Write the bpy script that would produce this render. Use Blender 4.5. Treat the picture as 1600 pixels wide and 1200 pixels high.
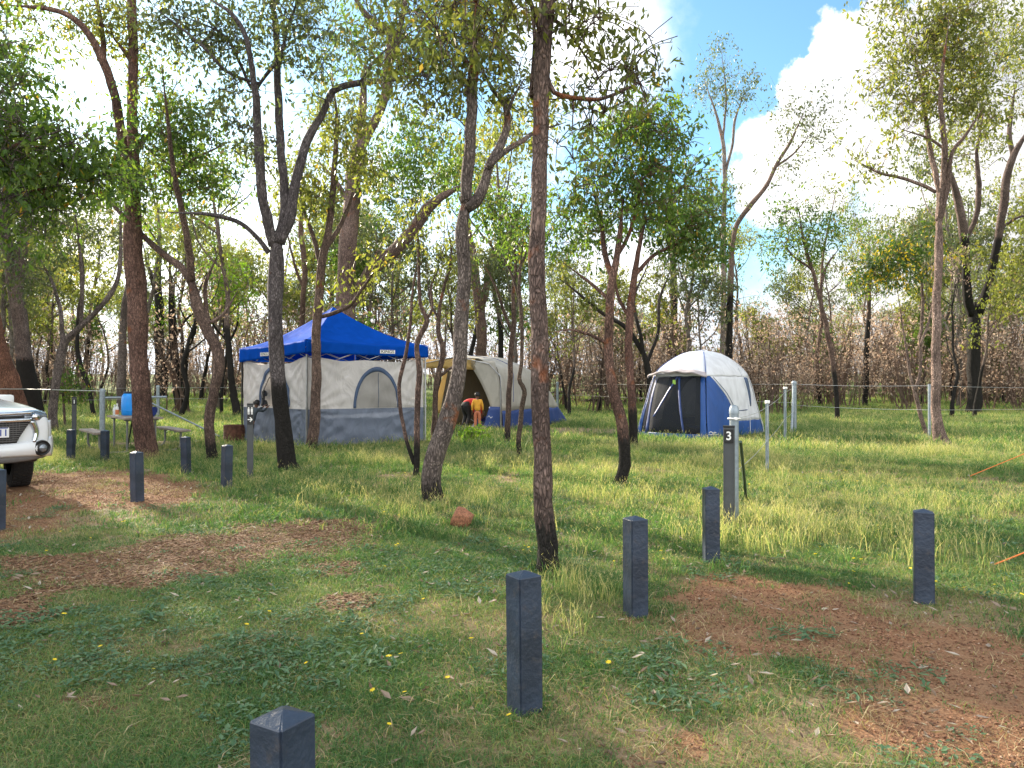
import bpy, bmesh, math, random
import numpy as np
from mathutils import Vector, Matrix
R = math.radians
for o in list(bpy.data.objects): bpy.data.objects.remove(o)
SC = bpy.context.scene
COL = SC.collection
# ------------------------------------------------------------------ camera
F = 1186.0; H = 1.38; HOR = 604.0
cd = bpy.data.cameras.new("camera"); cam = bpy.data.objects.new("camera", cd); COL.objects.link(cam)
cd.sensor_width = 36; cd.lens = F/1600*36; cd.clip_end = 3000; cd.clip_start = .05
cam.location = (0, 0, H); cam.rotation_euler = (R(90)+math.atan((HOR-600)/F), 0, 0)
SC.camera = cam
SC.view_settings.view_transform = 'Standard'; SC.view_settings.look = 'None'
SC.view_settings.gamma = 1; SC.view_settings.exposure = 1.68
SC.cycles.max_bounces = 5; SC.cycles.diffuse_bounces = 3; SC.cycles.glossy_bounces = 2
SC.cycles.transmission_bounces = 4; SC.cycles.transparent_max_bounces = 6
# ------------------------------------------------------------------ sun and sky
SUN_AZ, SUN_EL = -41.0, 22.0     # degrees; azimuth measured from the view direction, minus = left
sd = Vector((math.sin(R(SUN_AZ))*math.cos(R(SUN_EL)), math.cos(R(SUN_AZ))*math.cos(R(SUN_EL)), math.sin(R(SUN_EL))))
sl = bpy.data.lights.new("sun", 'SUN'); sl.energy = 4.8; sl.angle = R(0.6); sl.color = (1, .86, .68)
so = bpy.data.objects.new("sun", sl); COL.objects.link(so); so.rotation_euler = sd.to_track_quat('Z', 'Y').to_euler()
W = bpy.data.worlds.new("World"); SC.world = W; W.use_nodes = True
wt = W.node_tree; wt.nodes.clear()
def N(t, ty, **k):
    n = t.nodes.new(ty)
    for a, b in k.items():
        if a.startswith('i_'):
            key = a[2:]; key = int(key) if key.isdigit() else key.replace('_', ' ')
            n.inputs[key].default_value = b
        else: setattr(n, a, b)
    return n
def L(t, a, b, o=0, i=0):
    t.links.new(a.outputs[o], b.inputs[i])
def MA(t, op, a, b=None, clamp=False):
    n = t.nodes.new('ShaderNodeMath'); n.operation = op; n.use_clamp = clamp
    for k, v in enumerate((a, b)):
        if v is None: continue
        if isinstance(v, (int, float)): n.inputs[k].default_value = v
        else: t.links.new(v, n.inputs[k])
    return n.outputs[0]
def MR(t, v, a, b, c=0., d=1., smooth=True):
    n = t.nodes.new('ShaderNodeMapRange'); n.interpolation_type = 'SMOOTHSTEP' if smooth else 'LINEAR'
    t.links.new(v, n.inputs[0])
    for k, x in zip((1, 2, 3, 4), (a, b, c, d)): n.inputs[k].default_value = x
    return n.outputs[0]
def MIX(t, f, a, b, bt='MIX'):
    n = t.nodes.new('ShaderNodeMix'); n.data_type = 'RGBA'; n.blend_type = bt
    for k, v in ((0, f), (6, a), (7, b)):
        if isinstance(v, (int, float)): n.inputs[k].default_value = v
        elif isinstance(v, tuple): n.inputs[k].default_value = v if len(v) == 4 else v+(1,)
        else: t.links.new(v, n.inputs[k])
    return n.outputs[2]
def dirpx(px, py):
    return Vector(((px-800)/F, 1, -(py-HOR)/F)).normalized()
def sky():
    t = wt
    bg = N(t, 'ShaderNodeBackground'); out = N(t, 'ShaderNodeOutputWorld'); L(t, bg, out)
    st = N(t, 'ShaderNodeTexSky', sky_type='NISHITA', sun_disc=False, sun_elevation=R(SUN_EL), sun_rotation=R(SUN_AZ), air_density=1.0, dust_density=.6, ozone_density=1.6)
    tc = N(t, 'ShaderNodeTexCoord'); g = tc.outputs['Generated']
    nz = N(t, 'ShaderNodeTexNoise', i_Scale=5.5, i_Detail=8.0, i_Roughness=.56); t.links.new(g, nz.inputs['Vector'])
    n2 = N(t, 'ShaderNodeTexNoise', i_Scale=2.2, i_Detail=4.0); t.links.new(g, n2.inputs['Vector'])
    nf = nz.outputs[0]
    n3 = N(t, 'ShaderNodeTexNoise', i_Scale=22.0, i_Detail=6.0, i_Roughness=.6); t.links.new(g, n3.inputs['Vector'])
    def near(px, py, r0, r1, wob):
        d = N(t, 'ShaderNodeVectorMath', operation='DISTANCE'); t.links.new(g, d.inputs[0]); d.inputs[1].default_value = dirpx(px, py)
        v = MA(t, 'ADD', MA(t, 'ADD', d.outputs['Value'], MA(t, 'MULTIPLY', MA(t, 'SUBTRACT', nf, .5), wob)), MA(t, 'MULTIPLY', MA(t, 'SUBTRACT', n3.outputs[0], .5), wob*.35))
        return MR(t, v, r0, r1, 1., 0.)
    blue = near(1200, -30, .26, .36, .26)
    b2 = near(1125, 160, .09, .16, .20)
    b4 = near(520, -900, .5, .8, .5)
    blue = MA(t, 'MAXIMUM', MA(t, 'MAXIMUM', blue, b2), b4)
    cum = MA(t, 'MAXIMUM', MA(t, 'MAXIMUM', near(1340, 165, .090, .104, .17), near(1520, 210, .13, .16, .2)), near(1262, 245, .070, .086, .14))
    cum2 = near(925, 60, .03, .13, .16)
    cover = MA(t, 'SUBTRACT', 1., MA(t, 'MULTIPLY', MA(t, 'MULTIPLY', blue, MA(t, 'SUBTRACT', 1., cum)), MA(t, 'SUBTRACT', 1., cum2)))
    sep = N(t, 'ShaderNodeSeparateXYZ'); t.links.new(g, sep.inputs[0])
    cover = MA(t, 'MULTIPLY', cover, MR(t, nz.outputs[0], .26, .36, .93, 1.))
    # cloud brightness: brighter toward the sun, soft grey bellies
    ds = N(t, 'ShaderNodeVectorMath', operation='DOT_PRODUCT'); t.links.new(g, ds.inputs[0]); ds.inputs[1].default_value = sd
    glow = MR(t, ds.outputs['Value'], .2, 1., 0., 1.)
    bb = MA(t, 'ADD', MA(t, 'ADD', MA(t, 'MULTIPLY', n2.outputs[0], .34), MA(t, 'MULTIPLY', nf, .28)), MA(t, 'MULTIPLY', n3.outputs[0], .13))
    v = MA(t, 'ADD', MR(t, bb, .30, .44, .19, .365, False), MA(t, 'MULTIPLY', glow, .50))
    # cloud behind the camera is made brighter, added fill for the shaded sides
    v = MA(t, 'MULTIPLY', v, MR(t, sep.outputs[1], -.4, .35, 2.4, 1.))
    tint = MIX(t, MR(t, bb, .28, .42), (.80, .88, 1.0), (1., .99, .97))
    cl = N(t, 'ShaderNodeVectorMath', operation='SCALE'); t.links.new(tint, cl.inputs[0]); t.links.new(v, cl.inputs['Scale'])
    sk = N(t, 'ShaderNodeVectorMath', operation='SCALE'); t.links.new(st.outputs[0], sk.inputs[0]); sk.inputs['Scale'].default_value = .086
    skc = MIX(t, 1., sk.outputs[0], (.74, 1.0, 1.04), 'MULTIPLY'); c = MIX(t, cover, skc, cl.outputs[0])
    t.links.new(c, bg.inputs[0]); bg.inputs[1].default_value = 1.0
sky()
# ------------------------------------------------------------------ helpers
rng = np.random.default_rng(7); random.seed(7)
def P(px, py, d, dd=0.):
    "point at ground distance d+dd seen in the direction of photo pixel px, py (measured at d)"
    return Vector(((px-800)/F*d, d+dd, H-(py-HOR)/F*d))
def gd(py):
    "distance of the flat (then gently rising) ground seen at row py"
    d = F*H/max(py-HOR, 1e-3)
    if d > 38: d = F*(H+.035*38)/(py-HOR+.035*F)
    return d
_rg = np.random.default_rng(3).random((64, 64))
def vnoise(x, y, s=1.0):
    x = np.asarray(x, float)/s; y = np.asarray(y, float)/s
    xi = np.floor(x).astype(int); yi = np.floor(y).astype(int); fx = x-xi; fy = y-yi
    fx = fx*fx*(3-2*fx); fy = fy*fy*(3-2*fy)
    g = lambda a, b: _rg[a % 64, b % 64]
    return (g(xi, yi)*(1-fx)+g(xi+1, yi)*fx)*(1-fy)+(g(xi, yi+1)*(1-fx)+g(xi+1, yi+1)*fx)*fy
def hgt(x, y):
    x = np.asarray(x, float); y = np.asarray(y, float)
    r = np.maximum(y-38, 0)
    return .035*np.minimum(r, 110)+.03*(vnoise(x, y, 2.3)-.5)+.018*(vnoise(x+9, y, .7)-.5)
def link(o, parent=None):
    COL.objects.link(o)
    if parent is not None: o.parent = parent
    return o
def tag(o, label=None, cat=None, group=None, kind=None):
    for k, v in (('label', label), ('category', cat), ('group', group), ('kind', kind)):
        if v: o[k] = v
    return o
def empty(name, loc, rz=0., label=None, cat=None, group=None):
    o = bpy.data.objects.new(name, None); COL.objects.link(o); o.location = loc; o.rotation_euler = (0, 0, rz)
    o.empty_display_size = .2
    return tag(o, label, cat, group)
def npmesh(name, V, Fa, mat=None, parent=None, smooth=False, attrs=None, lnk=True):
    "V (n,3); Fa = list of int arrays (m,k)"
    V = np.asarray(V, np.float32)
    if not isinstance(Fa, list): Fa = [Fa]
    Fa = [np.asarray(f, np.int32) for f in Fa if len(f)]
    me = bpy.data.meshes.new(name)
    me.vertices.add(len(V)); me.vertices.foreach_set('co', V.ravel())
    nl = sum(f.size for f in Fa); nf = sum(len(f) for f in Fa)
    me.loops.add(nl); me.polygons.add(nf)
    me.loops.foreach_set('vertex_index', np.concatenate([f.ravel() for f in Fa]))
    tot = np.concatenate([np.full(len(f), f.shape[1], np.int32) for f in Fa])
    st = np.concatenate([[0], np.cumsum(tot)[:-1]]).astype(np.int32)
    me.polygons.foreach_set('loop_start', st)
    try: me.polygons.foreach_set('loop_total', tot)
    except Exception: pass
    me.polygons.foreach_set('use_smooth', np.full(nf, smooth))
    me.update(calc_edges=True)
    for k, (ty, a) in (attrs or {}).items():
        at = me.attributes.new(k, ty, 'POINT')
        a = np.asarray(a, np.float32 if ty != 'INT' else np.int32)
        at.data.foreach_set({'FLOAT': 'value', 'INT': 'value', 'FLOAT_VECTOR': 'vector', 'FLOAT_COLOR': 'color'}[ty], a.ravel())
    if mat: me.materials.append(mat)
    o = bpy.data.objects.new(name, me)
    if lnk: link(o, parent)
    return o
class MB:
    "collects simple solids into one mesh"
    def __init__(s): s.v = []; s.f = []
    def add(s, V, Fc):
        n = len(s.v); s.v += [tuple(p) for p in V]; s.f += [tuple(i+n for i in f) for f in Fc]; return s
    def box(s, c, d, rot=None, bev=0.):
        bm = bmesh.new(); bmesh.ops.create_cube(bm, size=1)
        for v in bm.verts: v.co = Vector((v.co.x*d[0], v.co.y*d[1], v.co.z*d[2]))
        if bev: bmesh.ops.bevel(bm, geom=bm.edges[:], offset=bev, segments=2, affect='EDGES', profile=.6)
        M = Matrix.Translation(c) @ (rot.to_4x4() if rot is not None else Matrix())
        bm.transform(M); bm.verts.index_update()
        s.add([v.co for v in bm.verts], [[v.index for v in f.verts] for f in bm.faces]); bm.free(); return s
    def tube(s, pts, r, n=8, cap=True):
        V, Fq = tube(pts, r, n, cap=cap)
        b = len(s.v); s.v += [tuple(p) for p in V]
        for fa in Fq: s.f += [tuple(int(i)+b for i in f) for f in fa]
        return s
    def lathe(s, prof, c=(0, 0, 0), n=24, axis='z'):
        V = []; Fc = []
        for (r, z) in prof:
            for k in range(n):
                a = 2*math.pi*k/n
                p = (r*math.cos(a), r*math.sin(a), z)
                if axis == 'x': p = (p[2], p[0], p[1])
                if axis == 'y': p = (p[0], p[2], p[1])
                V.append((p[0]+c[0], p[1]+c[1], p[2]+c[2]))
        for i in range(len(prof)-1):
            for k in range(n):
                Fc.append((i*n+k, i*n+(k+1) % n, (i+1)*n+(k+1) % n, (i+1)*n+k))
        return s.add(V, Fc)
    def grid(s, fn, nu, nv):
        V = [fn(i/nu, j/nv) for j in range(nv+1) for i in range(nu+1)]
        w = nu+1
        return s.add(V, [(j*w+i, j*w+i+1, (j+1)*w+i+1, (j+1)*w+i) for j in range(nv) for i in range(nu)])
    def build(s, name, mat, parent=None, smooth=False, solid=0.):
        me = bpy.data.meshes.new(name); me.from_pydata(s.v, [], s.f)
        if mat: me.materials.append(mat)
        if smooth: me.polygons.foreach_set('use_smooth', [True]*len(me.polygons))
        me.update()
        o = bpy.data.objects.new(name, me); link(o, parent)
        if solid:
            m = o.modifiers.new('thickness', 'SOLIDIFY'); m.thickness = solid; m.offset = 0
        if smooth: 
            try: me.set_sharp_from_angle(angle=R(40))
            except Exception: pass
        return o
def tube(pts, rad, n=8, cap=True):
    pts = np.asarray([tuple(p) for p in pts], float); m = len(pts)
    rad = np.full(m, float(rad)) if np.isscalar(rad) else np.asarray(rad, float)
    T = np.gradient(pts, axis=0); T /= np.linalg.norm(T, axis=1)[:, None]+1e-12
    u = np.cross(T[0], [0.31, .95, .1]); u /= np.linalg.norm(u)+1e-12
    a = np.linspace(0, 2*np.pi, n, endpoint=False); ca, sa = np.cos(a)[:, None], np.sin(a)[:, None]
    V = np.empty((m*n, 3))
    for i in range(m):
        u = u-T[i]*np.dot(u, T[i]); u /= np.linalg.norm(u)+1e-12
        w = np.cross(T[i], u)
        V[i*n:(i+1)*n] = pts[i]+rad[i]*(ca*u+sa*w)
    k = np.arange(n); k2 = (k+1) % n
    Fq = np.concatenate([np.stack([i*n+k, i*n+k2, (i+1)*n+k2, (i+1)*n+k], 1) for i in range(m-1)])
    out = [Fq]
    if cap: out += [np.array([k[::-1]]), np.array([(m-1)*n+k])]
    return V, out
def smoothpath(ctrl, step):
    "Catmull-Rom through rows (x,y,z,r)"
    c = np.asarray(ctrl, float)
    if len(c) < 3: 
        t = np.linspace(0, 1, max(3, int(np.linalg.norm(c[1, :3]-c[0, :3])/step)+2))[:, None]; return c[0]*(1-t)+c[1]*t
    e = np.vstack([2*c[0]-c[1], c, 2*c[-1]-c[-2]]); out = []
    for i in range(1, len(e)-2):
        n = max(2, int(np.linalg.norm(e[i+1, :3]-e[i, :3])/step)+1)
        for t in np.linspace(0, 1, n, endpoint=False):
            out.append(.5*((2*e[i])+(-e[i-1]+e[i+1])*t+(2*e[i-1]-5*e[i]+4*e[i+1]-e[i+2])*t*t+(-e[i-1]+3*e[i]-3*e[i+1]+e[i+2])*t**3))
    out.append(c[-1]); return np.array(out)
# ------------------------------------------------------------------ materials
MT = {}
def newmat(name):
    m = bpy.data.materials.new(name); m.use_nodes = True; t = m.node_tree
    b = t.nodes['Principled BSDF']; MT[name] = m
    return m, t, b
def mat(name, col, rough=.6, metal=0., var=.12, scale=8., bump=.0, bscale=40., spec=.5, dirt=0.):
    m, t, b = newmat(name)
    tc = N(t, 'ShaderNodeTexCoord'); nz = N(t, 'ShaderNodeTexNoise', i_Scale=scale, i_Detail=5.0); t.links.new(tc.outputs['Object'], nz.inputs['Vector'])
    c = MIX(t, MR(t, nz.outputs[0], .3, .7), tuple(x*(1-var) for x in col), tuple(min(1, x*(1+var)) for x in col))
    if dirt:
        n2 = N(t, 'ShaderNodeTexNoise', i_Scale=scale*3, i_Detail=8.0, i_Roughness=.7); t.links.new(tc.outputs['Object'], n2.inputs['Vector'])
        c = MIX(t, MR(t, n2.outputs[0], .52, .75, 0., dirt), c, (.16, .12, .085))
    t.links.new(c, b.inputs['Base Color']); b.inputs['Roughness'].default_value = rough; b.inputs['Metallic'].default_value = metal
    b.inputs['Specular IOR Level'].default_value = spec
    if bump:
        n3 = N(t, 'ShaderNodeTexNoise', i_Scale=bscale, i_Detail=6.0); t.links.new(tc.outputs['Object'], n3.inputs['Vector'])
        bp = N(t, 'ShaderNodeBump', i_Strength=bump, i_Distance=.01); t.links.new(n3.outputs[0], bp.inputs['Height']); L(t, bp, b, 0, 'Normal')
    return m
def fabric(name, col, trans=.35, rough=.6, bump=.35, sheen=.4):
    m, t, b = newmat(name)
    tc = N(t, 'ShaderNodeTexCoord')
    mp = N(t, 'ShaderNodeMapping'); mp.inputs['Scale'].default_value = (.8, .8, .5); mp.inputs['Rotation'].default_value = (.5, .7, .3); t.links.new(tc.outputs['Object'], mp.inputs[0])
    nz = N(t, 'ShaderNodeTexNoise', i_Scale=4.0, i_Detail=3.5, i_Distortion=.8); L(t, mp, nz)
    n2 = N(t, 'ShaderNodeTexNoise', i_Scale=26.0, i_Detail=3.0, i_Distortion=.6); L(t, mp, n2)
    hh = MA(t, 'ADD', nz.outputs[0], MA(t, 'MULTIPLY', n2.outputs[0], .06))
    bp = N(t, 'ShaderNodeBump', i_Strength=bump, i_Distance=.07); t.links.new(hh, bp.inputs['Height'])
    c = MIX(t, MR(t, nz.outputs[0], .3, .7), tuple(x*.9 for x in col), tuple(min(1, x*1.08) for x in col))
    t.links.new(c, b.inputs['Base Color']); b.inputs['Roughness'].default_value = rough; L(t, bp, b, 0, 'Normal')
    b.inputs['Specular IOR Level'].default_value = sheen
    tr = N(t, 'ShaderNodeBsdfTranslucent'); t.links.new(c, tr.inputs[0]); L(t, bp, tr, 0, 'Normal')
    mx = N(t, 'ShaderNodeMixShader', i_0=trans); L(t, b, mx, 0, 1); L(t, tr, mx, 0, 2)
    L(t, mx, t.nodes['Material Output'])
    return m
def leafmat(name, ramp, trans=.45, rough=.42, tmul=(1.5, 1.6, .6)):
    m, t, b = newmat(name)
    at = N(t, 'ShaderNodeAttribute', attribute_name='lv')
    cr = N(t, 'ShaderNodeValToRGB'); e = cr.color_ramp.elements
    e[0].position = ramp[0][0]; e[0].color = ramp[0][1]+(1,); e[1].position = ramp[-1][0]; e[1].color = ramp[-1][1]+(1,)
    for p, c in ramp[1:-1]: x = e.new(p); x.color = c+(1,)
    L(t, at, cr, 2, 0)
    L(t, cr, b, 0, 'Base Color'); b.inputs['Roughness'].default_value = rough; b.inputs['Specular IOR Level'].default_value = .35
    tr = N(t, 'ShaderNodeBsdfTranslucent'); sc = MIX(t, 1., cr.outputs[0], tmul, 'MULTIPLY'); t.links.new(sc, tr.inputs[0])
    mx = N(t, 'ShaderNodeMixShader', i_0=trans); L(t, b, mx, 0, 1); L(t, tr, mx, 0, 2); L(t, mx, t.nodes['Material Output'])
    return m
leafmat('leaf_green', [(0., (.032, .066, .026)), (.35, (.066, .122, .034)), (.7, (.135, .20, .05)), (.92, (.25, .27, .08)), (1., (.30, .19, .04))], .55)
leafmat('leaf_olive', [(0., (.065, .085, .032)), (.4, (.13, .15, .05)), (.8, (.24, .24, .08)), (1., (.33, .22, .06))], .55)
leafmat('leaf_grey', [(0., (.050, .072, .042)), (.5, (.10, .125, .065)), (.85, (.16, .17, .085)), (1., (.28, .20, .10))])
leafmat('leaf_lime', [(0., (.08, .17, .02)), (.5, (.16, .29, .03)), (1., (.33, .42, .05))], .5)
leafmat('leaf_dead', [(0., (.16, .115, .095)), (.5, (.34, .265, .215)), (1., (.50, .425, .36))], .5, .8, (1.15, 1., .85))
leafmat('litter', [(0., (.09, .06, .045)), (.4, (.20, .14, .10)), (.75, (.29, .24, .20)), (1., (.42, .37, .32))], .15, .7)
leafmat('grass', [(0., (.040, .108, .034)), (.4, (.074, .165, .048)), (.75, (.140, .235, .070)), (.9, (.34, .31, .13)), (1., (.42, .35, .19))], .4, .55, (1.15, 1.3, .6))
leafmat('grass_tall', [(0., (.050, .125, .036)), (.4, (.090, .185, .052)), (.75, (.16, .25, .085)), (.9, (.40, .38, .15)), (1., (.55, .46, .26))], .45, .55, (1.15, 1.3, .65))
leafmat('straw', [(0., (.17, .135, .07)), (.5, (.30, .24, .13)), (1., (.45, .37, .23))], .3, .7)
leafmat('weed', [(0., (.050, .110, .058)), (.5, (.088, .170, .092)), (.9, (.13, .21, .11)), (1., (.17, .22, .14))], .3, .75)
leafmat('petal', [(0., (.75, .50, .02)), (1., (.85, .72, .06))], .3, .6)
leafmat('leaf_wattle', [(0., (.025, .055, .020)), (.5, (.065, .12, .03)), (.66, (.10, .16, .035)), (.70, (.55, .38, .02)), (1., (.70, .50, .04))], .4)
leafmat('wattle', [(0., (.75, .45, .02)), (1., (.9, .62, .05))], .3, .6)
leafmat('chip', [(0., (.060, .030, .017)), (.5, (.165, .085, .042)), (.88, (.27, .165, .095)), (1., (.42, .33, .24))], .0, .85)
leafmat('stone', [(0., (.095, .046, .028)), (.5, (.20, .095, .052)), (.9, (.30, .165, .095)), (1., (.42, .32, .24))], .0, .85)
def barkmat():
    m, t, b = newmat('bark')
    tc = N(t, 'ShaderNodeTexCoord'); mp = N(t, 'ShaderNodeMapping'); mp.inputs['Scale'].default_value = (1, 1, .32); t.links.new(tc.outputs['Object'], mp.inputs[0])
    n1 = N(t, 'ShaderNodeTexNoise', i_Scale=26.0, i_Detail=6.0, i_Roughness=.65, i_Distortion=.6); L(t, mp, n1)
    vo = N(t, 'ShaderNodeTexVoronoi', feature='DISTANCE_TO_EDGE', i_Scale=44.0); 
    ns = N(t, 'ShaderNodeTexNoise', i_Scale=14.0); L(t, mp, ns)
    wv = N(t, 'ShaderNodeVectorMath', operation='MULTIPLY_ADD'); L(t, ns, wv, 1, 0); wv.inputs[1].default_value = (.09, .09, .09); L(t, mp, wv, 0, 2); L(t, wv, vo)
    crk = MR(t, vo.outputs[0], .0, .28)
    n0 = N(t, 'ShaderNodeTexNoise', i_Scale=2.4, i_Detail=4.0); t.links.new(tc.outputs['Object'], n0.inputs['Vector'])
    ti = N(t, 'ShaderNodeAttribute', attribute_name='tint')
    ch = N(t, 'ShaderNodeAttribute', attribute_name='char'); pe = N(t, 'ShaderNodeAttribute', attribute_name='peel')
    c = MIX(t, MR(t, n1.outputs[0], .3, .72), (.50, .48, .48), (1.45, 1.4, 1.35)); n5 = N(t, 'ShaderNodeTexNoise', i_Scale=1.3, i_Detail=5.0, i_Roughness=.65); t.links.new(tc.outputs['Object'], n5.inputs['Vector']); c = MIX(t, 1., ti.outputs[0], c, 'MULTIPLY'); c = MIX(t, 1., c, MIX(t, MR(t, n5.outputs[0], .35, .65), (.68, .66, .66), (1.3, 1.3, 1.28)), 'MULTIPLY')
    c = MIX(t, crk, MIX(t, .62, c, (.02, .017, .016)), c)
    pf = MR(t, MA(t, 'ADD', n0.outputs[0], MA(t, 'MULTIPLY', pe.outputs[2], .25)), .66, .74)
    c = MIX(t, MA(t, 'MULTIPLY', pf, .8), c, MIX(t, n1.outputs[0], (.16, .045, .018), (.40, .15, .06)))
    cf = MR(t, MA(t, 'ADD', ch.outputs[2], MA(t, 'MULTIPLY', MA(t, 'SUBTRACT', n1.outputs[0], .5), .9)), .40, .60)
    cf = MA(t, 'MULTIPLY', cf, MR(t, n0.outputs[0], .20, .34, .85, 1.))
    c = MIX(t, cf, c, MIX(t, n1.outputs[0], (.007, .007, .007), (.035, .031, .028)))
    t.links.new(c, b.inputs['Base Color']); b.inputs['Roughness'].default_value = .88; b.inputs['Specular IOR Level'].default_value = .2
    hh = MA(t, 'ADD', MA(t, 'MULTIPLY', crk, .7), n1.outputs[0])
    bp = N(t, 'ShaderNodeBump', i_Strength=.9, i_Distance=.022); t.links.new(hh, bp.inputs['Height']); L(t, bp, b, 0, 'Normal')
barkmat()
mat('recycled_plastic', (.026, .039, .065), .45, var=.30, scale=5, bump=.45, bscale=45, dirt=.28)
mat('post_grey', (.060, .066, .072), .5, var=.12, bump=.15, dirt=.1)
mat('galvanised', (.27, .32, .36), .42, .55, var=.15, scale=20)
mat('black_plate', (.012, .012, .013), .4); mat('white_paint', (.82, .82, .80), .45, var=.03)
fabric('canopy_blue', (.006, .085, .50), .25, .62, .28, .008)
fabric('tent_cream', (.72, .69, .67), .30, .55, .9); fabric('tent_grey', (.15, .18, .245), .16, .5, .9)
fabric('mesh_grey', (.36, .345, .33), .2, .7, .25); fabric('trim_blue', (.07, .11, .20), .1)
fabric('tent_beige', (.44, .42, .375), .25, .6, .35); fabric('tent_navy', (.022, .055, .20), .1, .5, .4); fabric('lining_yellow', (.62, .44, .16), .45)
fabric('tent_blue', (.012, .090, .36), .25, .42, .3, .6); fabric('tent_silver', (.80, .82, .86), .22, .5, .3, .6); fabric('brim_pink', (.48, .43, .44), .2, .6)
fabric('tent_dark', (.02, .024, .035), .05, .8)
mat('black_metal', (.02, .02, .022), .45, .3); mat('steel', (.42, .43, .45), .35, .8)
mat('table_wood', (.26, .215, .18), .75, var=.25, scale=14, bump=.4)
mat('drum_blue', (.010, .27, .80), .35, var=.05); mat('drum_lid', (.012, .015, .03), .5)
mat('bag_blue', (.012, .03, .17), .5, bump=.3); mat('bag_white', (.5, .55, .62), .6)
mat('rust', (.10, .042, .026), .85, var=.4, scale=12, bump=.6)
mat('car_paint', (.80, .84, .88), .16, var=.01, spec=.8); MT['car_paint'].node_tree.nodes['Principled BSDF'].inputs['Coat Weight'].default_value = .6
mat('chrome', (.72, .76, .82), .10, 1., var=.02); mat('black_plastic', (.014, .014, .015), .45); mat('grey_plastic', (.13, .125, .125), .5)
mat('tyre', (.018, .017, .017), .85, bump=.3, dirt=.35); mat('rim', (.35, .36, .38), .3, .9); mat('car_glass', (.02, .025, .03), .05, spec=.9)
mat('lamp_glass', (.20, .23, .27), .10, .5, spec=.9); mat('plate_white', (.78, .80, .82), .4, var=.02); mat('plate_blue', (.015, .05, .30), .4)
mat('rock', (.27, .115, .06), .85, var=.4, scale=9, bump=.9, bscale=18)
mat('skin_brown', (.16, .075, .045), .55); mat('skin_dark', (.085, .042, .028), .55); mat('hair_black', (.010, .009, .009), .6, bump=.5)
mat('shirt_charcoal', (.045, .06, .075), .85, bump=.4); mat('trousers_black', (.012, .012, .014), .85); mat('shirt_yellow', (.66, .33, .035), .85, bump=.4)
mat('trousers_salmon', (.50, .17, .09), .85, bump=.4); mat('shirt_red', (.55, .035, .035), .85, bump=.4); mat('shoe_blue', (.03, .12, .30), .6)
mat('bottle_clear', (.62, .66, .64), .12, spec=.8); mat('label_orange', (.52, .17, .06), .5); mat('rope_orange', (.75, .20, .05), .6); mat('wire', (.45, .46, .46), .4, .5)
mat('tag_green', (.35, .62, .10), .5); mat('char_wood', (.022, .019, .017), .9, bump=.8)
m, t, b = newmat('screen_mesh'); b.inputs['Base Color'].default_value = (.018, .022, .03, 1); b.inputs['Roughness'].default_value = .9; b.inputs['Alpha'].default_value = .6
# ------------------------------------------------------------------ ground
def to_px(x, y):
    yy = np.maximum(y, .3); return 800+F*x/yy, HOR+F*H/yy
def ell(x, y, cx, cy, rx, ry, rot=0.):
    "1 inside a patch given by its outline on the ground, 0 outside, soft edge"
    px, py = to_px(x, y); c, s = math.cos(R(rot)), math.sin(R(rot))
    u = (px-cx)*c+(py-cy)*s; v = -(px-cx)*s+(py-cy)*c
    q = np.sqrt((u/rx)**2+(v/ry)**2)
    return np.clip((1.25-q)/.5, 0, 1)*(y > .5)
def wrp(x, y):
    return x+.35*(vnoise(x, y, .5)-.5)+.25*(vnoise(x+40, y, .17)-.5), y+.35*(vnoise(x+17, y+5, .5)-.5)+.25*(vnoise(x, y+31, .17)-.5)
def masks(x, y):
    x = np.asarray(x, float); y = np.asarray(y, float)
    a, b_ = wrp(x, y); mx = np.maximum
    grav = ell(a, b_, 1215, 965, 215, 58, 4); grav = mx(grav, .95*ell(a, b_, 1500, 1090, 190, 120, 20)); grav = mx(grav, .8*ell(a, b_, 1370, 1010, 200, 50, 10))
    grav = mx(grav, ell(a, b_, 95, 768, 235, 32, 0)); grav = mx(grav, ell(a, b_, -150, 800, 260, 60, 0)); grav = mx(grav, .9*ell(a, b_, 1050, 1180, 120, 50, 0)*vnoise(x, y, .25))
    grav = mx(grav, .9*ell(a, b_, 1120, 930, 100, 25, 0))
    mulch = ell(a, b_, 330, 868, 250, 34, -8); mulch = mx(mulch, ell(a, b_, 60, 882, 130, 12, -2)); mulch = mx(mulch, ell(a, b_, 20, 950, 110, 16, -14))
    mulch = mx(mulch, .8*ell(a, b_, 535, 888, 32, 12)); mulch = mx(mulch, .8*ell(a, b_, 545, 945, 45, 12)); mulch = mx(mulch, .7*ell(a, b_, 560, 822, 70, 12)); mulch = mx(mulch, .6*ell(a, b_, 100, 1110, 90, 20))
    bare = .9*ell(a, b_, 300, 694, 170, 7); bare = mx(bare, .8*ell(a, b_, 890, 676, 110, 8)); bare = mx(bare, .8*ell(a, b_, 1250, 880, 230, 10, 3))
    bare = mx(bare, .75*ell(a, b_, 1150, 1130, 330, 80, 3)); bare = mx(bare, .8*ell(a, b_, 1520, 950, 170, 40, 8)); bare = mx(bare, .6*ell(a, b_, 930, 840, 150, 14)); bare = mx(bare, .7*ell(a, b_, 1590, 775, 60, 8))
    bare = mx(bare, .55*ell(a, b_, 600, 1170, 260, 40)); bare = mx(bare, .45*np.clip((vnoise(x+23, y+2, .6)-.5)*4, 0, 1)*(y < 9)); bare = mx(bare, .5*ell(a, b_, 560, 790, 150, 16))
    bare = mx(bare, .75*np.clip((vnoise(x+3, y+8, 1.0)*.6+vnoise(x, y, .3)*.4-.56)*8, 0, 1)*(y < 24))
    return grav, mulch, bare
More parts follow.
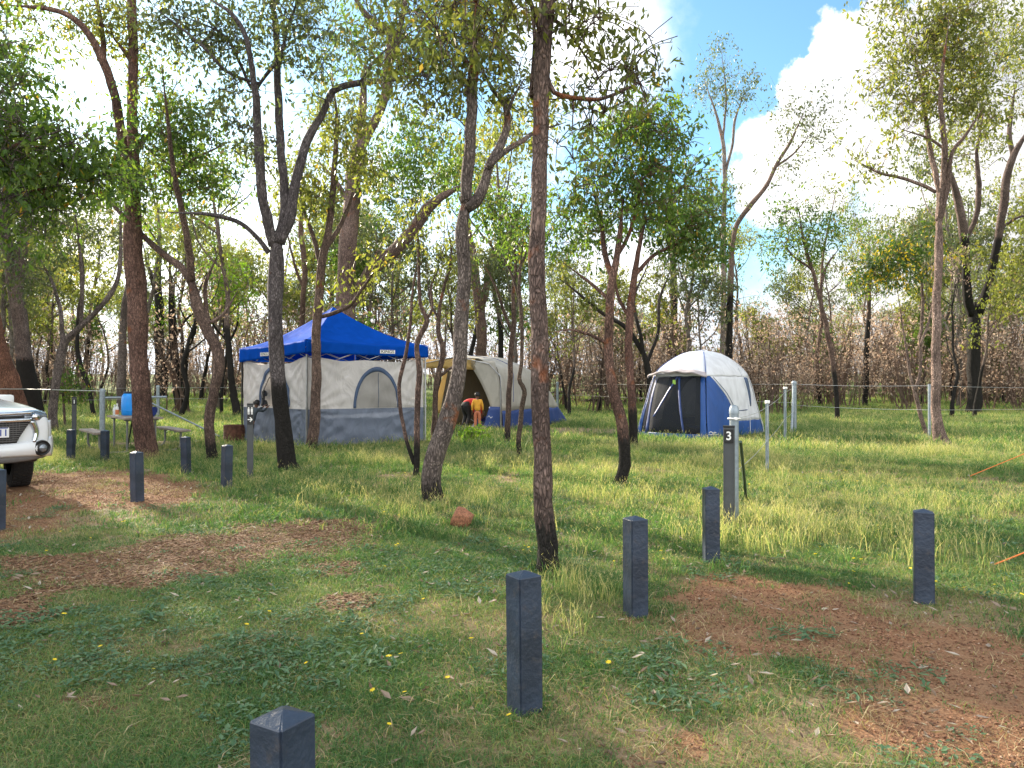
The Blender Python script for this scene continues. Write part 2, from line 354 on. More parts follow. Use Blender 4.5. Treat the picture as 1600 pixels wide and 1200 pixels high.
def axis(lo, flo, fhi, hi, st):
    a = list(np.arange(flo, fhi, st)); s = st; v = a[-1]
    while v < hi: s *= 1.12; v += s; a.append(v)
    s = st; v = flo; b_ = []
    while v > lo: s *= 1.25; v -= s; b_.append(v)
    return np.array(b_[::-1]+a)
def ground():
    xs = axis(-500, -11, 9, 500, .075); ys = axis(-60, 1.2, 17, 1200, .075)
    X, Y = np.meshgrid(xs, ys); Z = hgt(X, Y)
    g, m_, b_ = masks(X, Y)
    Z = Z-.012*g
    V = np.stack([X.ravel(), Y.ravel(), Z.ravel()], 1); w = len(xs); n = len(ys)
    i = (np.arange(n-1)[:, None]*w+np.arange(w-1)[None]).ravel()
    mt, t, b = newmat('soil')
    def at(nm): return N(t, 'ShaderNodeAttribute', attribute_name=nm).outputs[2]
    tc = N(t, 'ShaderNodeTexCoord'); O = tc.outputs['Object']
    def nz(s, d=6., r=.6): 
        q = N(t, 'ShaderNodeTexNoise', i_Scale=s, i_Detail=d, i_Roughness=r); t.links.new(O, q.inputs['Vector']); return q.outputs[0]
    n1, n2, n3 = nz(2.2), nz(22.), nz(90., 3.)
    def thr(v): return MR(t, MA(t, 'ADD', v, MA(t, 'MULTIPLY', MA(t, 'SUBTRACT', n2, .5), .7)), .35, .65)
    gr = MIX(t, MR(t, n1, .3, .7), (.065, .082, .032), (.13, .12, .055)); gr = MIX(t, MR(t, n2, .35, .7), gr, (.17, .135, .075))
    far = MIX(t, MR(t, n1, .3, .7), (.07, .12, .030), (.14, .18, .055))
    sp = N(t, 'ShaderNodeSeparateXYZ'); t.links.new(O, sp.inputs[0])
    gr = MIX(t, MR(t, sp.outputs[1], 14, 40), gr, far)
    rd = MIX(t, n2, (.145, .070, .038), (.28, .15, .085)); rd = MIX(t, MR(t, n3, .4, .7), rd, (.29, .17, .095)); rd = MIX(t, MR(t, n1, .4, .65, 0., .55), rd, (.24, .15, .09))
    ml = MIX(t, n2, (.06, .030, .020), (.19, .10, .058)); br = MIX(t, n2, (.15, .105, .062), (.33, .245, .155))
    c = MIX(t, thr(at('bare')), gr, br); c = MIX(t, thr(at('mulch')), c, ml); c = MIX(t, thr(at('gravel')), c, rd)
    t.links.new(c, b.inputs['Base Color']); b.inputs['Roughness'].default_value = .95; b.inputs['Specular IOR Level'].default_value = .1
    bp = N(t, 'ShaderNodeBump', i_Strength=.8, i_Distance=.02); t.links.new(MA(t, 'ADD', n2, MA(t, 'MULTIPLY', n3, .5)), bp.inputs['Height']); L(t, bp, b, 0, 'Normal')
    o = npmesh('ground', V, np.stack([i, i+1, i+w+1, i+w], 1), mt, smooth=True, attrs={'gravel': ('FLOAT', g.ravel()), 'mulch': ('FLOAT', m_.ravel()), 'bare': ('FLOAT', b_.ravel())})
    tag(o, 'grassy campsite ground with red gravel and mulch patches', 'ground', kind='structure')
ground()
# ------------------------------------------------------------------ scatter
def scatter(name, label, cat, pts, rot, scl, idx, srcs, mate=None):
    sc = bpy.data.collections.new(name+'_sources')
    for k, s in enumerate(srcs): s.name = '%s_piece_%02d' % (name, k); sc.objects.link(s)
    me = bpy.data.meshes.new(name); me.vertices.add(len(pts)); me.vertices.foreach_set('co', np.asarray(pts, np.float32).ravel())
    for k, ty, a in (('rot', 'FLOAT_VECTOR', rot), ('scl', 'FLOAT', scl), ('idx', 'INT', idx)):
        at = me.attributes.new(k, ty, 'POINT'); at.data.foreach_set('vector' if ty == 'FLOAT_VECTOR' else 'value', np.asarray(a, np.int32 if ty == 'INT' else np.float32).ravel())
    o = bpy.data.objects.new(name, me); link(o); tag(o, label, cat, kind='stuff')
    ng = bpy.data.node_groups.new(name, 'GeometryNodeTree')
    ng.interface.new_socket('Geometry', in_out='INPUT', socket_type='NodeSocketGeometry'); ng.interface.new_socket('Geometry', in_out='OUTPUT', socket_type='NodeSocketGeometry')
    gi = ng.nodes.new('NodeGroupInput'); go = ng.nodes.new('NodeGroupOutput'); ip = ng.nodes.new('GeometryNodeInstanceOnPoints')
    ci = ng.nodes.new('GeometryNodeCollectionInfo'); ci.inputs[0].default_value = sc; ci.inputs[1].default_value = True; ci.inputs[2].default_value = True
    ip.inputs['Pick Instance'].default_value = True
    def na(nm, ty):
        n = ng.nodes.new('GeometryNodeInputNamedAttribute'); n.data_type = ty; n.inputs[0].default_value = nm; return n.outputs[0]
    k = ng.links.new; k(gi.outputs[0], ip.inputs['Points']); k(ci.outputs[0], ip.inputs['Instance'])
    k(na('idx', 'INT'), ip.inputs['Instance Index']); k(na('rot', 'FLOAT_VECTOR'), ip.inputs['Rotation']); k(na('scl', 'FLOAT'), ip.inputs['Scale']); k(ip.outputs[0], go.inputs[0])
    md = o.modifiers.new('scatter', 'NODES'); md.node_group = ng
    return o
def blades(n, rad, h0, h1, w, bend, matn, lv0, lv1, seed, head=0.):
    r = np.random.default_rng(seed); a = r.random(n)*6.283; q = np.sqrt(r.random(n))*rad
    bx = np.stack([q*np.cos(a), q*np.sin(a), np.full(n, -.01)], 1); h = h0+(h1-h0)*r.random(n)**1.3
    d = r.random(n)*6.283; out = np.stack([np.cos(d), np.sin(d), np.zeros(n)], 1); sd_ = np.stack([-np.sin(d), np.cos(d), np.zeros(n)], 1)
    tw = r.random(n)*6.283; sd_ = np.stack([np.cos(tw), np.sin(tw), np.zeros(n)], 1)
    bd = bend*(.3+r.random(n)); up = np.array([0, 0, 1.])
    p1 = bx+up*(h*.5)[:, None]+out*(h*bd*.25)[:, None]; p2 = bx+up*(h*(.95-.35*np.minimum(bd, 1.5)))[:, None]+out*(h*bd)[:, None]
    ww = (w*(.6+.8*r.random(n)))[:, None]
    V = np.concatenate([bx-sd_*ww*.5, bx+sd_*ww*.5, p1+sd_*ww*.42, p1-sd_*ww*.42, p2], 0)
    i = np.arange(n); lv = lv0+(lv1-lv0)*r.random(n)
    LV = np.concatenate([lv, lv, lv, lv, np.clip(lv+.08, 0, 1)])
    Fq = np.stack([i, i+n, i+2*n, i+3*n], 1); Ft = np.stack([i+3*n, i+2*n, i+4*n], 1)
    if head:
        m = len(V); k = r.random(n) < .4; s = p2[k]; e = s+out[k]*.02+up*head
        V = np.concatenate([V, s-sd_[k]*.003, s+sd_[k]*.003, e], 0); j = np.arange(k.sum()); K = k.sum()
        Ft = np.concatenate([Ft, np.stack([m+j, m+j+K, m+j+2*K], 1)]); LV = np.concatenate([LV, np.full(3*K, .97)])
    return npmesh('blades', V, [Fq, Ft], MT[matn], attrs={'lv': ('FLOAT', LV)}, lnk=False)
def rosette(n, rad, matn, seed, lw=.35, up0=.01, up1=.05, ls=.045):
    r = np.random.default_rng(seed); a = r.random(n)*6.283; q = np.sqrt(r.random(n))*rad
    c = np.stack([q*np.cos(a), q*np.sin(a), up0+(up1-up0)*r.random(n)], 1)
    d = r.random(n)*6.283; el = (r.random(n)-.2)*.9
    ax = np.stack([np.cos(d)*np.cos(el), np.sin(d)*np.cos(el), np.sin(el)], 1); s = np.stack([-np.sin(d), np.cos(d), (r.random(n)-.5)*.6], 1)
    l = (ls*(.5+.9*r.random(n)))[:, None]; up = np.array([0, 0, 1.])
    V = np.concatenate([c, c+ax*l*.55+s*l*lw, c+ax*l-up*l*.15, c+ax*l*.55-s*l*lw], 0); i = np.arange(n)
    lv = np.tile(r.random(n), 4)
    return npmesh('leaves', V, np.stack([i, i+n, i+2*n, i+3*n], 1), MT[matn], attrs={'lv': ('FLOAT', lv)}, lnk=False)
def nudge_out(x, y):
    return x, y
def sample(n, d0, d1, power=1.0, marg=1.2, seed=0):
    r = np.random.default_rng(seed); u = r.random(n)
    if power == 0: y = d0*(d1/d0)**u
    else: y = (d0**power+u*(d1**power-d0**power))**(1/power)
    half = .70*y+marg; x = (r.random(n)*2-1)*half
    return x, y, r
FEET = []     # (x, y, r): no grass inside these footprints
def footprint(x, y, quad):
    "mask of points inside convex quad"
    ok = np.ones(len(x), bool)
    for k in range(4):
        ax, ay = quad[k]; bx, by = quad[(k+1) % 4]; ok &= ((bx-ax)*(y-ay)-(by-ay)*(x-ax)) > 0
    return ok
QUADS = []
def put(name, label, cat, x, y, r, keep, srcs, s0, s1, tilt=.15, zoff=0., lift=0., dry=0):
    "dry: how many of the last sources are the dry kind, placed in patches"
    keep = keep.copy()
    for q in QUADS: keep &= ~footprint(x, y, q)
    x, y = x[keep], y[keep]; n = len(x); z = hgt(x, y)+zoff
    g = masks(x, y)[0]; z = z-.012*g
    ix = r.integers(0, len(srcs), n)
    if dry:
        k = len(srcs)-dry; dn = np.clip((vnoise(x+13, y+3, 1.1)*.6+vnoise(x, y+60, .35)*.4-.38)*5, .08, .85); ix = np.where(r.random(n) < dn, k+r.integers(0, dry, n), r.integers(0, k, n))
    sz = (.7+.6*vnoise(x+31, y+11, 1.4))
    rot = np.stack([(r.random(n)-.5)*tilt, (r.random(n)-.5)*tilt, r.random(n)*6.283], 1)
    scatter(name, label, cat, np.stack([x, y, z], 1), rot, (s0+(s1-s0)*r.random(n))*(sz if dry else 1), ix, srcs)
    print(name, n)
def tallness(x, y):
    "0 mown .. 1 long grass, by place"
    px, py = to_px(x, y)
    t_ = np.clip((900-py-np.clip((900-px)/5., 0, 105)+60*(vnoise(x, y, 1.3)-.5))/60, 0, 1)
    t_ = np.maximum(t_, .8*ell(x, y, 900, 950, 95, 75)); t_ = np.maximum(t_, .7*ell(x, y, 800, 1125, 80, 40))
    return t_
def do_grass():
    # short lawn, two ranges
    x, y, r = sample(66000, 1.9, 7.5, 1.1, 2.8, 11); g, m_, b_ = masks(x, y); pn = vnoise(x, y, .6); wd = vnoise(x+50, y+20, .8)
    dens = (1-.97*np.clip(g*1.4, 0, 1))*(1-.93*np.clip(m_*1.3, 0, 1))*(1-.72*b_)*(.45+.8*pn)
    S = [blades(26, .07, .018, .065, .0035, 1.1, 'grass', 0, .93, 100+k) for k in range(5)]+[blades(22, .07, .02, .06, .003, 1.2, 'grass', .55, 1., 110+k) for k in range(2)]
    put('short_grass', 'short green grass growing over the campsite ground', 'grass', x, y, r, r.random(len(x)) < dens, S, .8, 1.5, dry=2)
    x, y, r = sample(42000, 7.0, 22, 1.4, 3.2, 12); g, m_, b_ = masks(x, y); pn = vnoise(x, y, .9)
    dens = (1-.97*np.clip(g*1.4, 0, 1))*(1-.93*np.clip(m_*1.3, 0, 1))*(1-.72*b_)*(.4+.9*pn)
    S = [blades(30, .13, .03, .11, .006, 1., 'grass', .05, .93, 120+k) for k in range(5)]+[blades(26, .13, .03, .10, .006, 1.1, 'grass', .55, 1., 130+k) for k in range(2)]
    put('middle_grass', 'short grass further back between the trees', 'grass', x, y, r, r.random(len(x)) < dens, S, .8, 1.6, dry=2)
    # long grass
    x, y, r = sample(37000, 3.3, 17, 1.3, 2.8, 13); g, m_, b_ = masks(x, y); tl = tallness(x, y)
    dens = tl*(1-np.clip(g*1.6, 0, 1))*(1-np.clip(m_*1.5, 0, 1))*(1-.85*b_)*np.clip(2.2*(vnoise(x+5, y, .5)*.5+vnoise(x+15, y+4, 1.8)*.5)-.45, 0, 1.2)
    S = [blades(20, .08, .09, .24, .0042, .7, 'grass_tall', 0, .9, 140+k, .02) for k in range(5)]+[blades(12, .07, .14, .32, .004, .5, 'grass_tall', .6, 1., 150+k, .045) for k in range(2)]
    put('long_grass', 'long sunlit seeding grass around the posts and trees', 'grass', x, y, r, r.random(len(x)) < dens*.8, S, .5, 1.05, dry=2)
    x, y, r = sample(43000, 16, 60, 1.2, 5.0, 14); g, m_, b_ = masks(x, y)
    S = [blades(26, .26, .08, .28, .012, .6, 'grass_tall', 0, .88, 160+k, .04) for k in range(5)]+[blades(22, .26, .06, .24, .012, .7, 'grass_tall', .55, 1., 166+k, .05) for k in range(2)]
    dens = (.35+.9*vnoise(x, y, 2.))*(1-.85*b_)
    put('far_grass', 'long green grass beyond the tents', 'grass', x, y, r, r.random(len(x)) < dens, S, .6, 1.35, dry=2)
    # weeds
    x, y, r = sample(13000, 1.9, 11, 1.1, 2.6, 15); g, m_, b_ = masks(x, y); wn = vnoise(x+50, y+20, .7); px, py = to_px(x, y)
    pr = np.clip((wn-.42)*4, 0, 1)*(1-.95*g)*(1-.9*m_)*np.where(px < 900, 1., .45)
    for cx, cy, rx, ry in ((1390, 1055, 55, 32), (1045, 1035, 90, 30), (1060, 1075, 60, 35), (1270, 1065, 40, 16), (1120, 895, 50, 14), (1240, 995, 50, 8), (600, 870, 60, 14), (330, 925, 110, 25), (100, 1010, 130, 50)): pr = np.maximum(pr, ell(x, y, cx, cy, rx, ry))
    S = [rosette(60, .10, 'weed', 170+k, .30, .003, .03, .022) for k in range(5)]+[rosette(26, .09, 'weed', 180+k, .16, .005, .035, .042) for k in range(3)]
    put('broadleaf_weeds', 'low blue green leafy weeds among the grass', 'weeds', x, y, r, r.random(len(x)) < pr*.55, S, .6, 1.3)
    # flowers
    x, y, r = sample(480, 2, 12, 1.2, .5, 16); g, m_, b_ = masks(x, y)
    def flower(k):
        rr = np.random.default_rng(190+k); V = []; Fc = []; LV = []; n = 10; z = .05+.03*rr.random()
        for j in range(n):
            a = 6.283*j/n; s = len(V); c_, s_ = math.cos(a), math.sin(a)
            V += [(0, 0, z), (.010*c_-.0032*s_, .010*s_+.0032*c_, z+.004), (.018*c_, .018*s_, z+.002), (.010*c_+.0032*s_, .010*s_-.0032*c_, z+.004)]; Fc.append((s, s+1, s+2, s+3)); LV += [rr.random()]*4
        s = len(V); V += [(-.001, 0, -.01), (.001, 0, -.01), (0, 0, z)]; 
        return npmesh('flower', V, [np.array(Fc), np.array([[s, s+1, s+2]])], MT['petal'], attrs={'lv': ('FLOAT', LV+[.5]*3)}, lnk=False)
    pr = np.clip((vnoise(x, y+70, .9)-.45)*3, 0, 1)*(1-g)*(1-m_); pr = np.maximum(pr, .7*ell(x, y, 730, 975, 110, 22))
    put('wildflowers', 'small yellow daisies scattered in the grass', 'wildflowers', x, y, r, r.random(len(x)) < pr, [flower(k) for k in range(3)], .5, .95, .9)
    # leaf litter
    def lit(k, sz):
        rr = np.random.default_rng(200+k); n = 3; V = []; q = []; LV = []
        for j in range(n):
            a = rr.random()*6.283; c = np.array([(rr.random()-.5)*.2, (rr.random()-.5)*.2, .012+.015*rr.random()]); l = sz*(.5+rr.random()*.8); w = l*.2; ax = np.array([math.cos(a), math.sin(a), .2*(rr.random()-.5)]); s = np.array([-math.sin(a), math.cos(a), .5*(rr.random()-.5)])
            b0 = len(V); V += [c, c+ax*l*.4+s*w+[0, 0, .006], c+ax*l*.4-[0, 0, .002], c+ax*l*.4-s*w+[0, 0, .006], c+ax*l+[0, 0, .012]]; q += [(b0, b0+2, b0+1), (b0, b0+3, b0+2), (b0+1, b0+2, b0+4), (b0+2, b0+3, b0+4)]; LV += [rr.random()]*5
        return npmesh('leaf', V, np.array(q), MT['litter'], attrs={'lv': ('FLOAT', LV)}, lnk=False)
    x, y, r = sample(4000, 1.9, 14, 1.2, 2.6, 17); g, m_, b_ = masks(x, y)
    put('leaf_litter', 'fallen dry gum leaves lying on the ground', 'leaf litter', x, y, r, r.random(len(x)) < .26+.6*b_+.5*m_+.3*g, [lit(k, .052) for k in range(6)], .6, 1.35, .5)
    # straw thatch on dry ground
    x, y, r = sample(22000, 1.9, 12, 1.1, 2.6, 18); g, m_, b_ = masks(x, y)
    put('dry_grass', 'thin dry straw lying on the bare ground', 'dry grass', x, y, r, r.random(len(x)) < np.clip(.12+.9*b_+.10*g+.2*m_, 0, 1)*.7, [blades(18, .08, .02, .07, .0025, 2.2, 'straw', 0, 1., 210+k) for k in range(4)], .8, 1.5, .3)
    # gravel
    def rocks(k, n, rad, s0, s1, mt):
        rr = np.random.default_rng(220+k); V = []; Fc = []; LV = []
        base = np.array([(1, 0, 0), (-1, 0, 0), (0, 1, 0), (0, -1, 0), (0, 0, 1), (0, 0, -1)], float)
        tri = [(0, 2, 4), (2, 1, 4), (1, 3, 4), (3, 0, 4), (2, 0, 5), (1, 2, 5), (3, 1, 5), (0, 3, 5)]
        for j in range(n):
            s = s0+(s1-s0)*rr.random()**2; c = np.array([(rr.random()-.5)*2*rad, (rr.random()-.5)*2*rad, s*.35]); q = base*s*(.6+.7*rr.random((6, 3))); q[:, 2] *= .7
            a = rr.random()*6.28; M_ = np.array([[math.cos(a), -math.sin(a), 0], [math.sin(a), math.cos(a), .3], [0, -.3, 1]]); b0 = len(V); V += list(q@M_+c); Fc += [(u+b0, v+b0, w+b0) for u, v, w in tri]; LV += [rr.random()]*6
        return npmesh('pebbles', V, np.array(Fc), MT[mt], attrs={'lv': ('FLOAT', LV)}, lnk=False)
    x, y, r = sample(26000, 1.9, 13, 1.2, 2.2, 19); g, m_, b_ = masks(x, y)
    put('gravel', 'loose red brown laterite gravel on the bare patches', 'gravel', x, y, r, r.random(len(x)) < np.clip(g*1.3-.15, 0, 1)+.02, [rocks(k, 34, .12, .0015, .008, 'stone') for k in range(4)], .8, 1.4, .1)
    def chips(k):
        rr = np.random.default_rng(240+k); V = []; Fc = []; LV = []
        for j in range(30):
            l, w, h = .012+.025*rr.random(), .004+.006*rr.random(), .004; a, e = rr.random()*6.28, (rr.random()-.5)*.5; c = np.array([(rr.random()-.5)*.26, (rr.random()-.5)*.26, .006+.014*rr.random()])
            ax = np.array([math.cos(a)*math.cos(e), math.sin(a)*math.cos(e), math.sin(e)]); s = np.array([-math.sin(a), math.cos(a), 0]); u = np.cross(ax, s); b0 = len(V)
            V += [c+ax*l*i+s*w*j_+u*h*k_ for k_ in (0, 1) for i, j_ in ((-1, -1), (1, -1), (1, 1), (-1, 1))]
            Fc += [tuple(b0+q for q in f) for f in ((3, 2, 1, 0), (4, 5, 6, 7), (0, 1, 5, 4), (1, 2, 6, 5), (2, 3, 7, 6), (3, 0, 4, 7))]; LV += [rr.random()]*8
        return npmesh('chips', V, np.array(Fc), MT['chip'], attrs={'lv': ('FLOAT', LV)}, lnk=False)
    x, y, r = sample(30000, 4.2, 11, 1.3, .4, 20); g, m_, b_ = masks(x, y)
    put('wood_mulch', 'brown shredded wood mulch on the worn patch', 'mulch', x, y, r, r.random(len(x)) < np.clip(m_*1.4-.15, 0, 1), [chips(k) for k in range(4)], .35, .8, .15)
# ------------------------------------------------------------------ trees
class Tree:
    def __init__(s, seed): s.r = np.random.default_rng(seed); s.V = []; s.Fq = []; s.nv = 0; s.tint = []; s.char = []; s.peel = []; s.nodes = []; s.LVt = []; s.LVv = []; s.LVa = []
    def limb(s, ctrl, n, tint, charH=0., peel=0., base=0., node=True, knots=0.):
        p = smoothpath(ctrl, max(.10, float(np.mean([c[3] for c in ctrl]))*2.2)); m = len(p)
        if knots:
            k = s.r.normal(size=(m, 3)); k = (k+np.roll(k, 1, 0)+np.roll(k, -1, 0))/3; p[1:-1, :3] += k[1:-1]*p[1:-1, 3:4]*knots
            p[:, 3] *= 1+.10*(s.r.random(m)-.5)
        V, Fq = tube(p[:, :3], np.maximum(p[:, 3], .0035), n, cap=True)
        if n >= 9:   # buttressed, slightly lumpy section
            a = np.tile(np.arange(n)/n*6.283, m); ph = np.repeat(np.cumsum(s.r.normal(size=m)*.25), n); c = np.repeat(p[:, :3], n, 0)
            V = c+(V-c)*(1+.07*np.sin(2*a+ph)+.05*np.sin(5*a+2*ph))[:, None]
        s.V.append(V); 
        for f in Fq:
            s.Fq.append(f+s.nv)
        s.nv += len(V); k = len(V); s.tint.append(np.tile(tint, (k, 1))*(.9+.2*s.r.random())); z = V[:, 2]-base
        s.char.append(np.clip((charH-z)/1.0+.5, 0, 1) if charH > 0 else np.zeros(k)); s.peel.append(np.full(k, peel))
        if node:
            for q in p[:: max(1, m//24)]: s.nodes.append(q.copy())
            s.nodes.append(p[-1].copy())
        return p
    def cluster(s, cs, tint, twig_r=.011, curve=.25, ntwig=4, per=40, spread=.22, L0=.085, W0=.028, char=0., dens=1., base=0., bright=None, lo=.25):
        "cs: (n,3) cluster centres; each is joined to the nearest limb, then leafed"
        nd = np.array(s.nodes); start = len(nd)
        # closest clusters first
        d = np.min(np.linalg.norm(cs[:, None, :]-nd[None, :, :3], axis=2), axis=1) if len(nd) else None
        for ci in np.argsort(d):
            c = cs[ci]; A = np.array(s.nodes); v = c-A[:, :3]; dist = np.linalg.norm(v, axis=1)
            cost = dist+.5*np.maximum(-v[:, 2], 0)+np.where(A[:, 3] < .006, .15, 0)
            k = int(np.argmin(cost)); a = A[k]; dd = dist[k]
            r0 = min(max(a[3]*.6, twig_r), twig_r+.006*dd); r0 = min(r0, a[3]*.85)
            mid = a[:3]*.5+c*.5+np.array([0, 0, .12*dd])+s.r.normal(size=3)*curve*dd*.3; q1 = a[:3]*.8+c*.2+s.r.normal(size=3)*.06*dd
            ctrl = [(*a[:3], r0), (*q1, r0*.9), (*mid, r0*.75), (*c, max(r0*.45, .004))]
            s.limb(ctrl, 5, tint, char, 0, base, node=False)
            for q in ((mid, r0*.75), (c, max(r0*.45, .004))): s.nodes.append(np.array([*q[0], q[1]]))
            for j in range(ntwig):
                e = c+s.r.normal(size=3)*spread*1.1; s.limb([(*c, .005), (*(c*.5+e*.5+[0, 0, .05]), .004), (*e, .003)], 4, tint, node=False)
        n = len(cs); per = max(3, int(per*dens*1.45)); N_ = n*per
        cen = np.repeat(cs, per, 0); cb = np.repeat(s.r.random(n)*.5, per)
        # sub-tufts in each cluster so the crown reads as sprays of leaves with gaps
        sub = s.r.normal(size=(n, 7, 3))*spread*np.array([1, 1, .75]); pick = s.r.integers(0, 7, (n, per))
        off = sub[np.arange(n)[:, None], pick].reshape(N_, 3)
        p = cen+off+s.r.normal(size=(N_, 3))*spread*.24
        ax = s.r.normal(size=(N_, 3))*.62+np.array([0, 0, -.75]); ax /= np.linalg.norm(ax, axis=1)[:, None]
        sdv = np.cross(ax, s.r.normal(size=(N_, 3))); sdv /= np.linalg.norm(sdv, axis=1)[:, None]; nr = np.cross(ax, sdv)
        l = (L0*(.6+.8*s.r.random(N_)))[:, None]; w = l*(W0/L0)
        V = np.stack([p, p+ax*l*.42+sdv*w-nr*l*.05, p+ax*l-nr*l*.18, p+ax*l*.42-sdv*w-nr*l*.05], 1).reshape(-1, 3)
        lv = np.clip(lo*.4+cb*.75+s.r.random(N_)*.42, 0, .93); lv[s.r.random(N_) < .02] = 1.
        s.LVv.append(V); s.LVa.append(np.repeat(lv, 4))
    def blob(s, c, rad, n): 
        q = s.r.normal(size=(n, 3)); q /= np.linalg.norm(q, axis=1)[:, None]; q *= (s.r.random(n)**(.40))[:, None]
        return np.asarray(c)+q*np.asarray(rad)
    def build(s, name, label, leafmat_, group=None, cat='tree', root_loc=None, extra=None):
        loc = root_loc if root_loc is not None else (0, 0, 0)
        root = empty(name, loc, 0, label, cat, group)
        off = np.array(loc)
        T = npmesh('trunk', np.concatenate(s.V)-off, [np.concatenate([f for f in s.Fq if f.shape[1] == k]) for k in sorted({f.shape[1] for f in s.Fq})], MT['bark'], root, True,
                   {'tint': ('FLOAT_VECTOR', np.concatenate(s.tint)), 'char': ('FLOAT', np.concatenate(s.char)), 'peel': ('FLOAT', np.concatenate(s.peel))})
        if s.LVv:
            V = np.concatenate(s.LVv)-off; i = np.arange(len(V)//4)*4
            Cr = npmesh('crown', V, np.stack([i, i+1, i+2, i+3], 1), MT[leafmat_], root, False, {'lv': ('FLOAT', np.concatenate(s.LVa))})
        return root
GREY = (.22, .19, .18); BROWN = (.23, .165, .14); RED = (.24, .12, .085); PALE = (.26, .235, .215); DARK = (.07, .06, .055); WHITE = (.42, .40, .38)
TINT_R = .97
def tree(name, label, basepy, limbs, blobs=(), tint=GREY, charpy=None, leaf='leaf_green', peel=0., seed=1, d=None, L0=.09, per=36, spread=None, dens=1., group=None, cat='tree', twig=.011, ntwig=4, knots=.15, sides=None):
    """limbs: lists of (px, py, width_px[, dd]); blobs: (px, py, rx, ry, n clusters[, dd])"""
    d = d or gd(basepy); L0 = L0*1.2 if d > 15 else L0; T = Tree(seed); rr = random.Random(seed)
    x0, y0, _ = limbs[0][0][:3]; bp = P(x0, y0, d); gz = float(hgt(bp.x, d)); charH = 0
    if charpy is not None: charH = (basepy-charpy)/F*d
    tint = tuple(min(.42, v*1.55) for v in tint) if tint not in (GREY, BROWN, RED, PALE, WHITE, DARK) else tint
    for k, lm in enumerate(limbs):
        ctrl = []; lean = 0 if k == 0 else rr.uniform(-.45, .45); ax_, ay_ = lm[0][:2]; 
        for j, q in enumerate(lm):
            dd = q[3] if len(q) > 3 else lean*math.hypot(q[0]-ax_, q[1]-ay_)/F*d
            s = d/F*(1+dd/d); p = Vector(((q[0]-800)*s, d+dd, H-(q[1]-HOR)*s)); ctrl.append((p.x, p.y, p.z, min(1.7, 1.7 if max(u[2] for u in lm) > 12 else 1.)**0*max(q[2], .8)*s/2*TINT_R))
        x, y, z, r_ = ctrl[-1]; a_ = Vector(ctrl[-1][:3])-Vector(ctrl[-2][:3]); ctrl[-1] = (x, y, z, r_*.6); x, y, z = Vector((x, y, z))+a_*.5; ctrl.append((x, y, z, r_*.22))
        if k == 0:
            x, y, z, r_ = ctrl[0]; ctrl[0] = (x, y, gz+.02, r_*1.28); ctrl.insert(1, (x+(ctrl[1][0]-x)*.12, y+(ctrl[1][1]-y)*.12, gz+.02+(ctrl[1][2]-gz)*.18, r_*1.05)); ctrl.insert(0, (x-(ctrl[2][0]-x)*.05, y, gz-.18, r_*1.7))
        w = max(q[2] for q in lm); n = sides or (14 if w*d/F > .12 and d < 25 else (9 if w > 7 else 6))
        T.limb(ctrl, n, tint, charH, peel, gz, knots=knots)
    for b_ in blobs:
        px, py, rx, ry, n = b_[:5]; dd = b_[5] if len(b_) > 5 else 0.
        c = P(px, py, d+dd); s = (d+dd)/F; rz = min(rx, max(rx, ry))*s
        sp = spread or max(.11, min(.34, .55*(rx*ry*s*s*rz)**(1/3)/max(1, n)**(1/3)))
        T.cluster(T.blob(c, (rx*s, rz*.9, ry*s), n), tint, twig_r=twig, per=per, spread=sp, L0=L0, W0=L0*.2, dens=dens, ntwig=ntwig, base=gz)
    return T.build(name, label, leaf, group, cat, root_loc=(bp.x, d, gz))
# ------------------------------------------------------------------ bollards and posts
def loop_at(p, d=None): return P(p[0], p[1], d)
def bollard_mesh():
    mb = MB(); s = .057; h = .585
    bm = bmesh.new(); bmesh.ops.create_cube(bm, size=1)
    for v in bm.verts: v.co = Vector((v.co.x*2*s, v.co.y*2*s, h-.012 if v.co.z > 0 else -.12))
    e = [e for e in bm.edges if abs(e.verts[0].co.z-e.verts[1].co.z) > .1]
    bmesh.ops.bevel(bm, geom=e, offset=.006, segments=2, affect='EDGES')
    top = [f for f in bm.faces if f.normal.z > .9][0]
    r = bmesh.ops.inset_individual(bm, faces=[top], thickness=.004, depth=.0)
    for v in top.verts: v.co.z += .003
    r = bmesh.ops.poke(bm, faces=[top]); r['verts'][0].co.z += .020
    me = bpy.data.meshes.new('bollard'); bm.to_mesh(me); bm.free(); me.materials.append(MT['recycled_plastic']); return me
BM = bollard_mesh()
BOL = [(447, 1479, 42, 'nearest dark bollard with a pyramid top, cut off by the bottom edge'), (820, 1110, 33, 'tall dark bollard in front of the red barked trunk, second nearest'),
 (993, 962, 30, 'dark bollard at the left end of the red gravel patch'), (1111, 878, 14, 'dark bollard just left of the numbered site post 3'),
 (1443, 943, 5, 'rightmost dark bollard, alone at the right edge of the gravel'), (215, 784, 35, 'dark bollard in front of the thick reddish trunk, on the gravel edge'),
 (-5, 826, 30, 'dark bollard cut off by the left edge of the picture in front of the car'), (291, 741, 55, 'dark bollard between the thick reddish trunk and the crooked trunk, beside the picnic bench'),
 (354, 763, 30, 'dark bollard right of the crooked trunk, left of the toilet sign post'), (111, 720, 62, 'dark bollard nearest the car bonnet, in front of the thin numbered post 1'),
 (164, 722, 60, 'dark bollard in front of the left bench of the picnic table')]
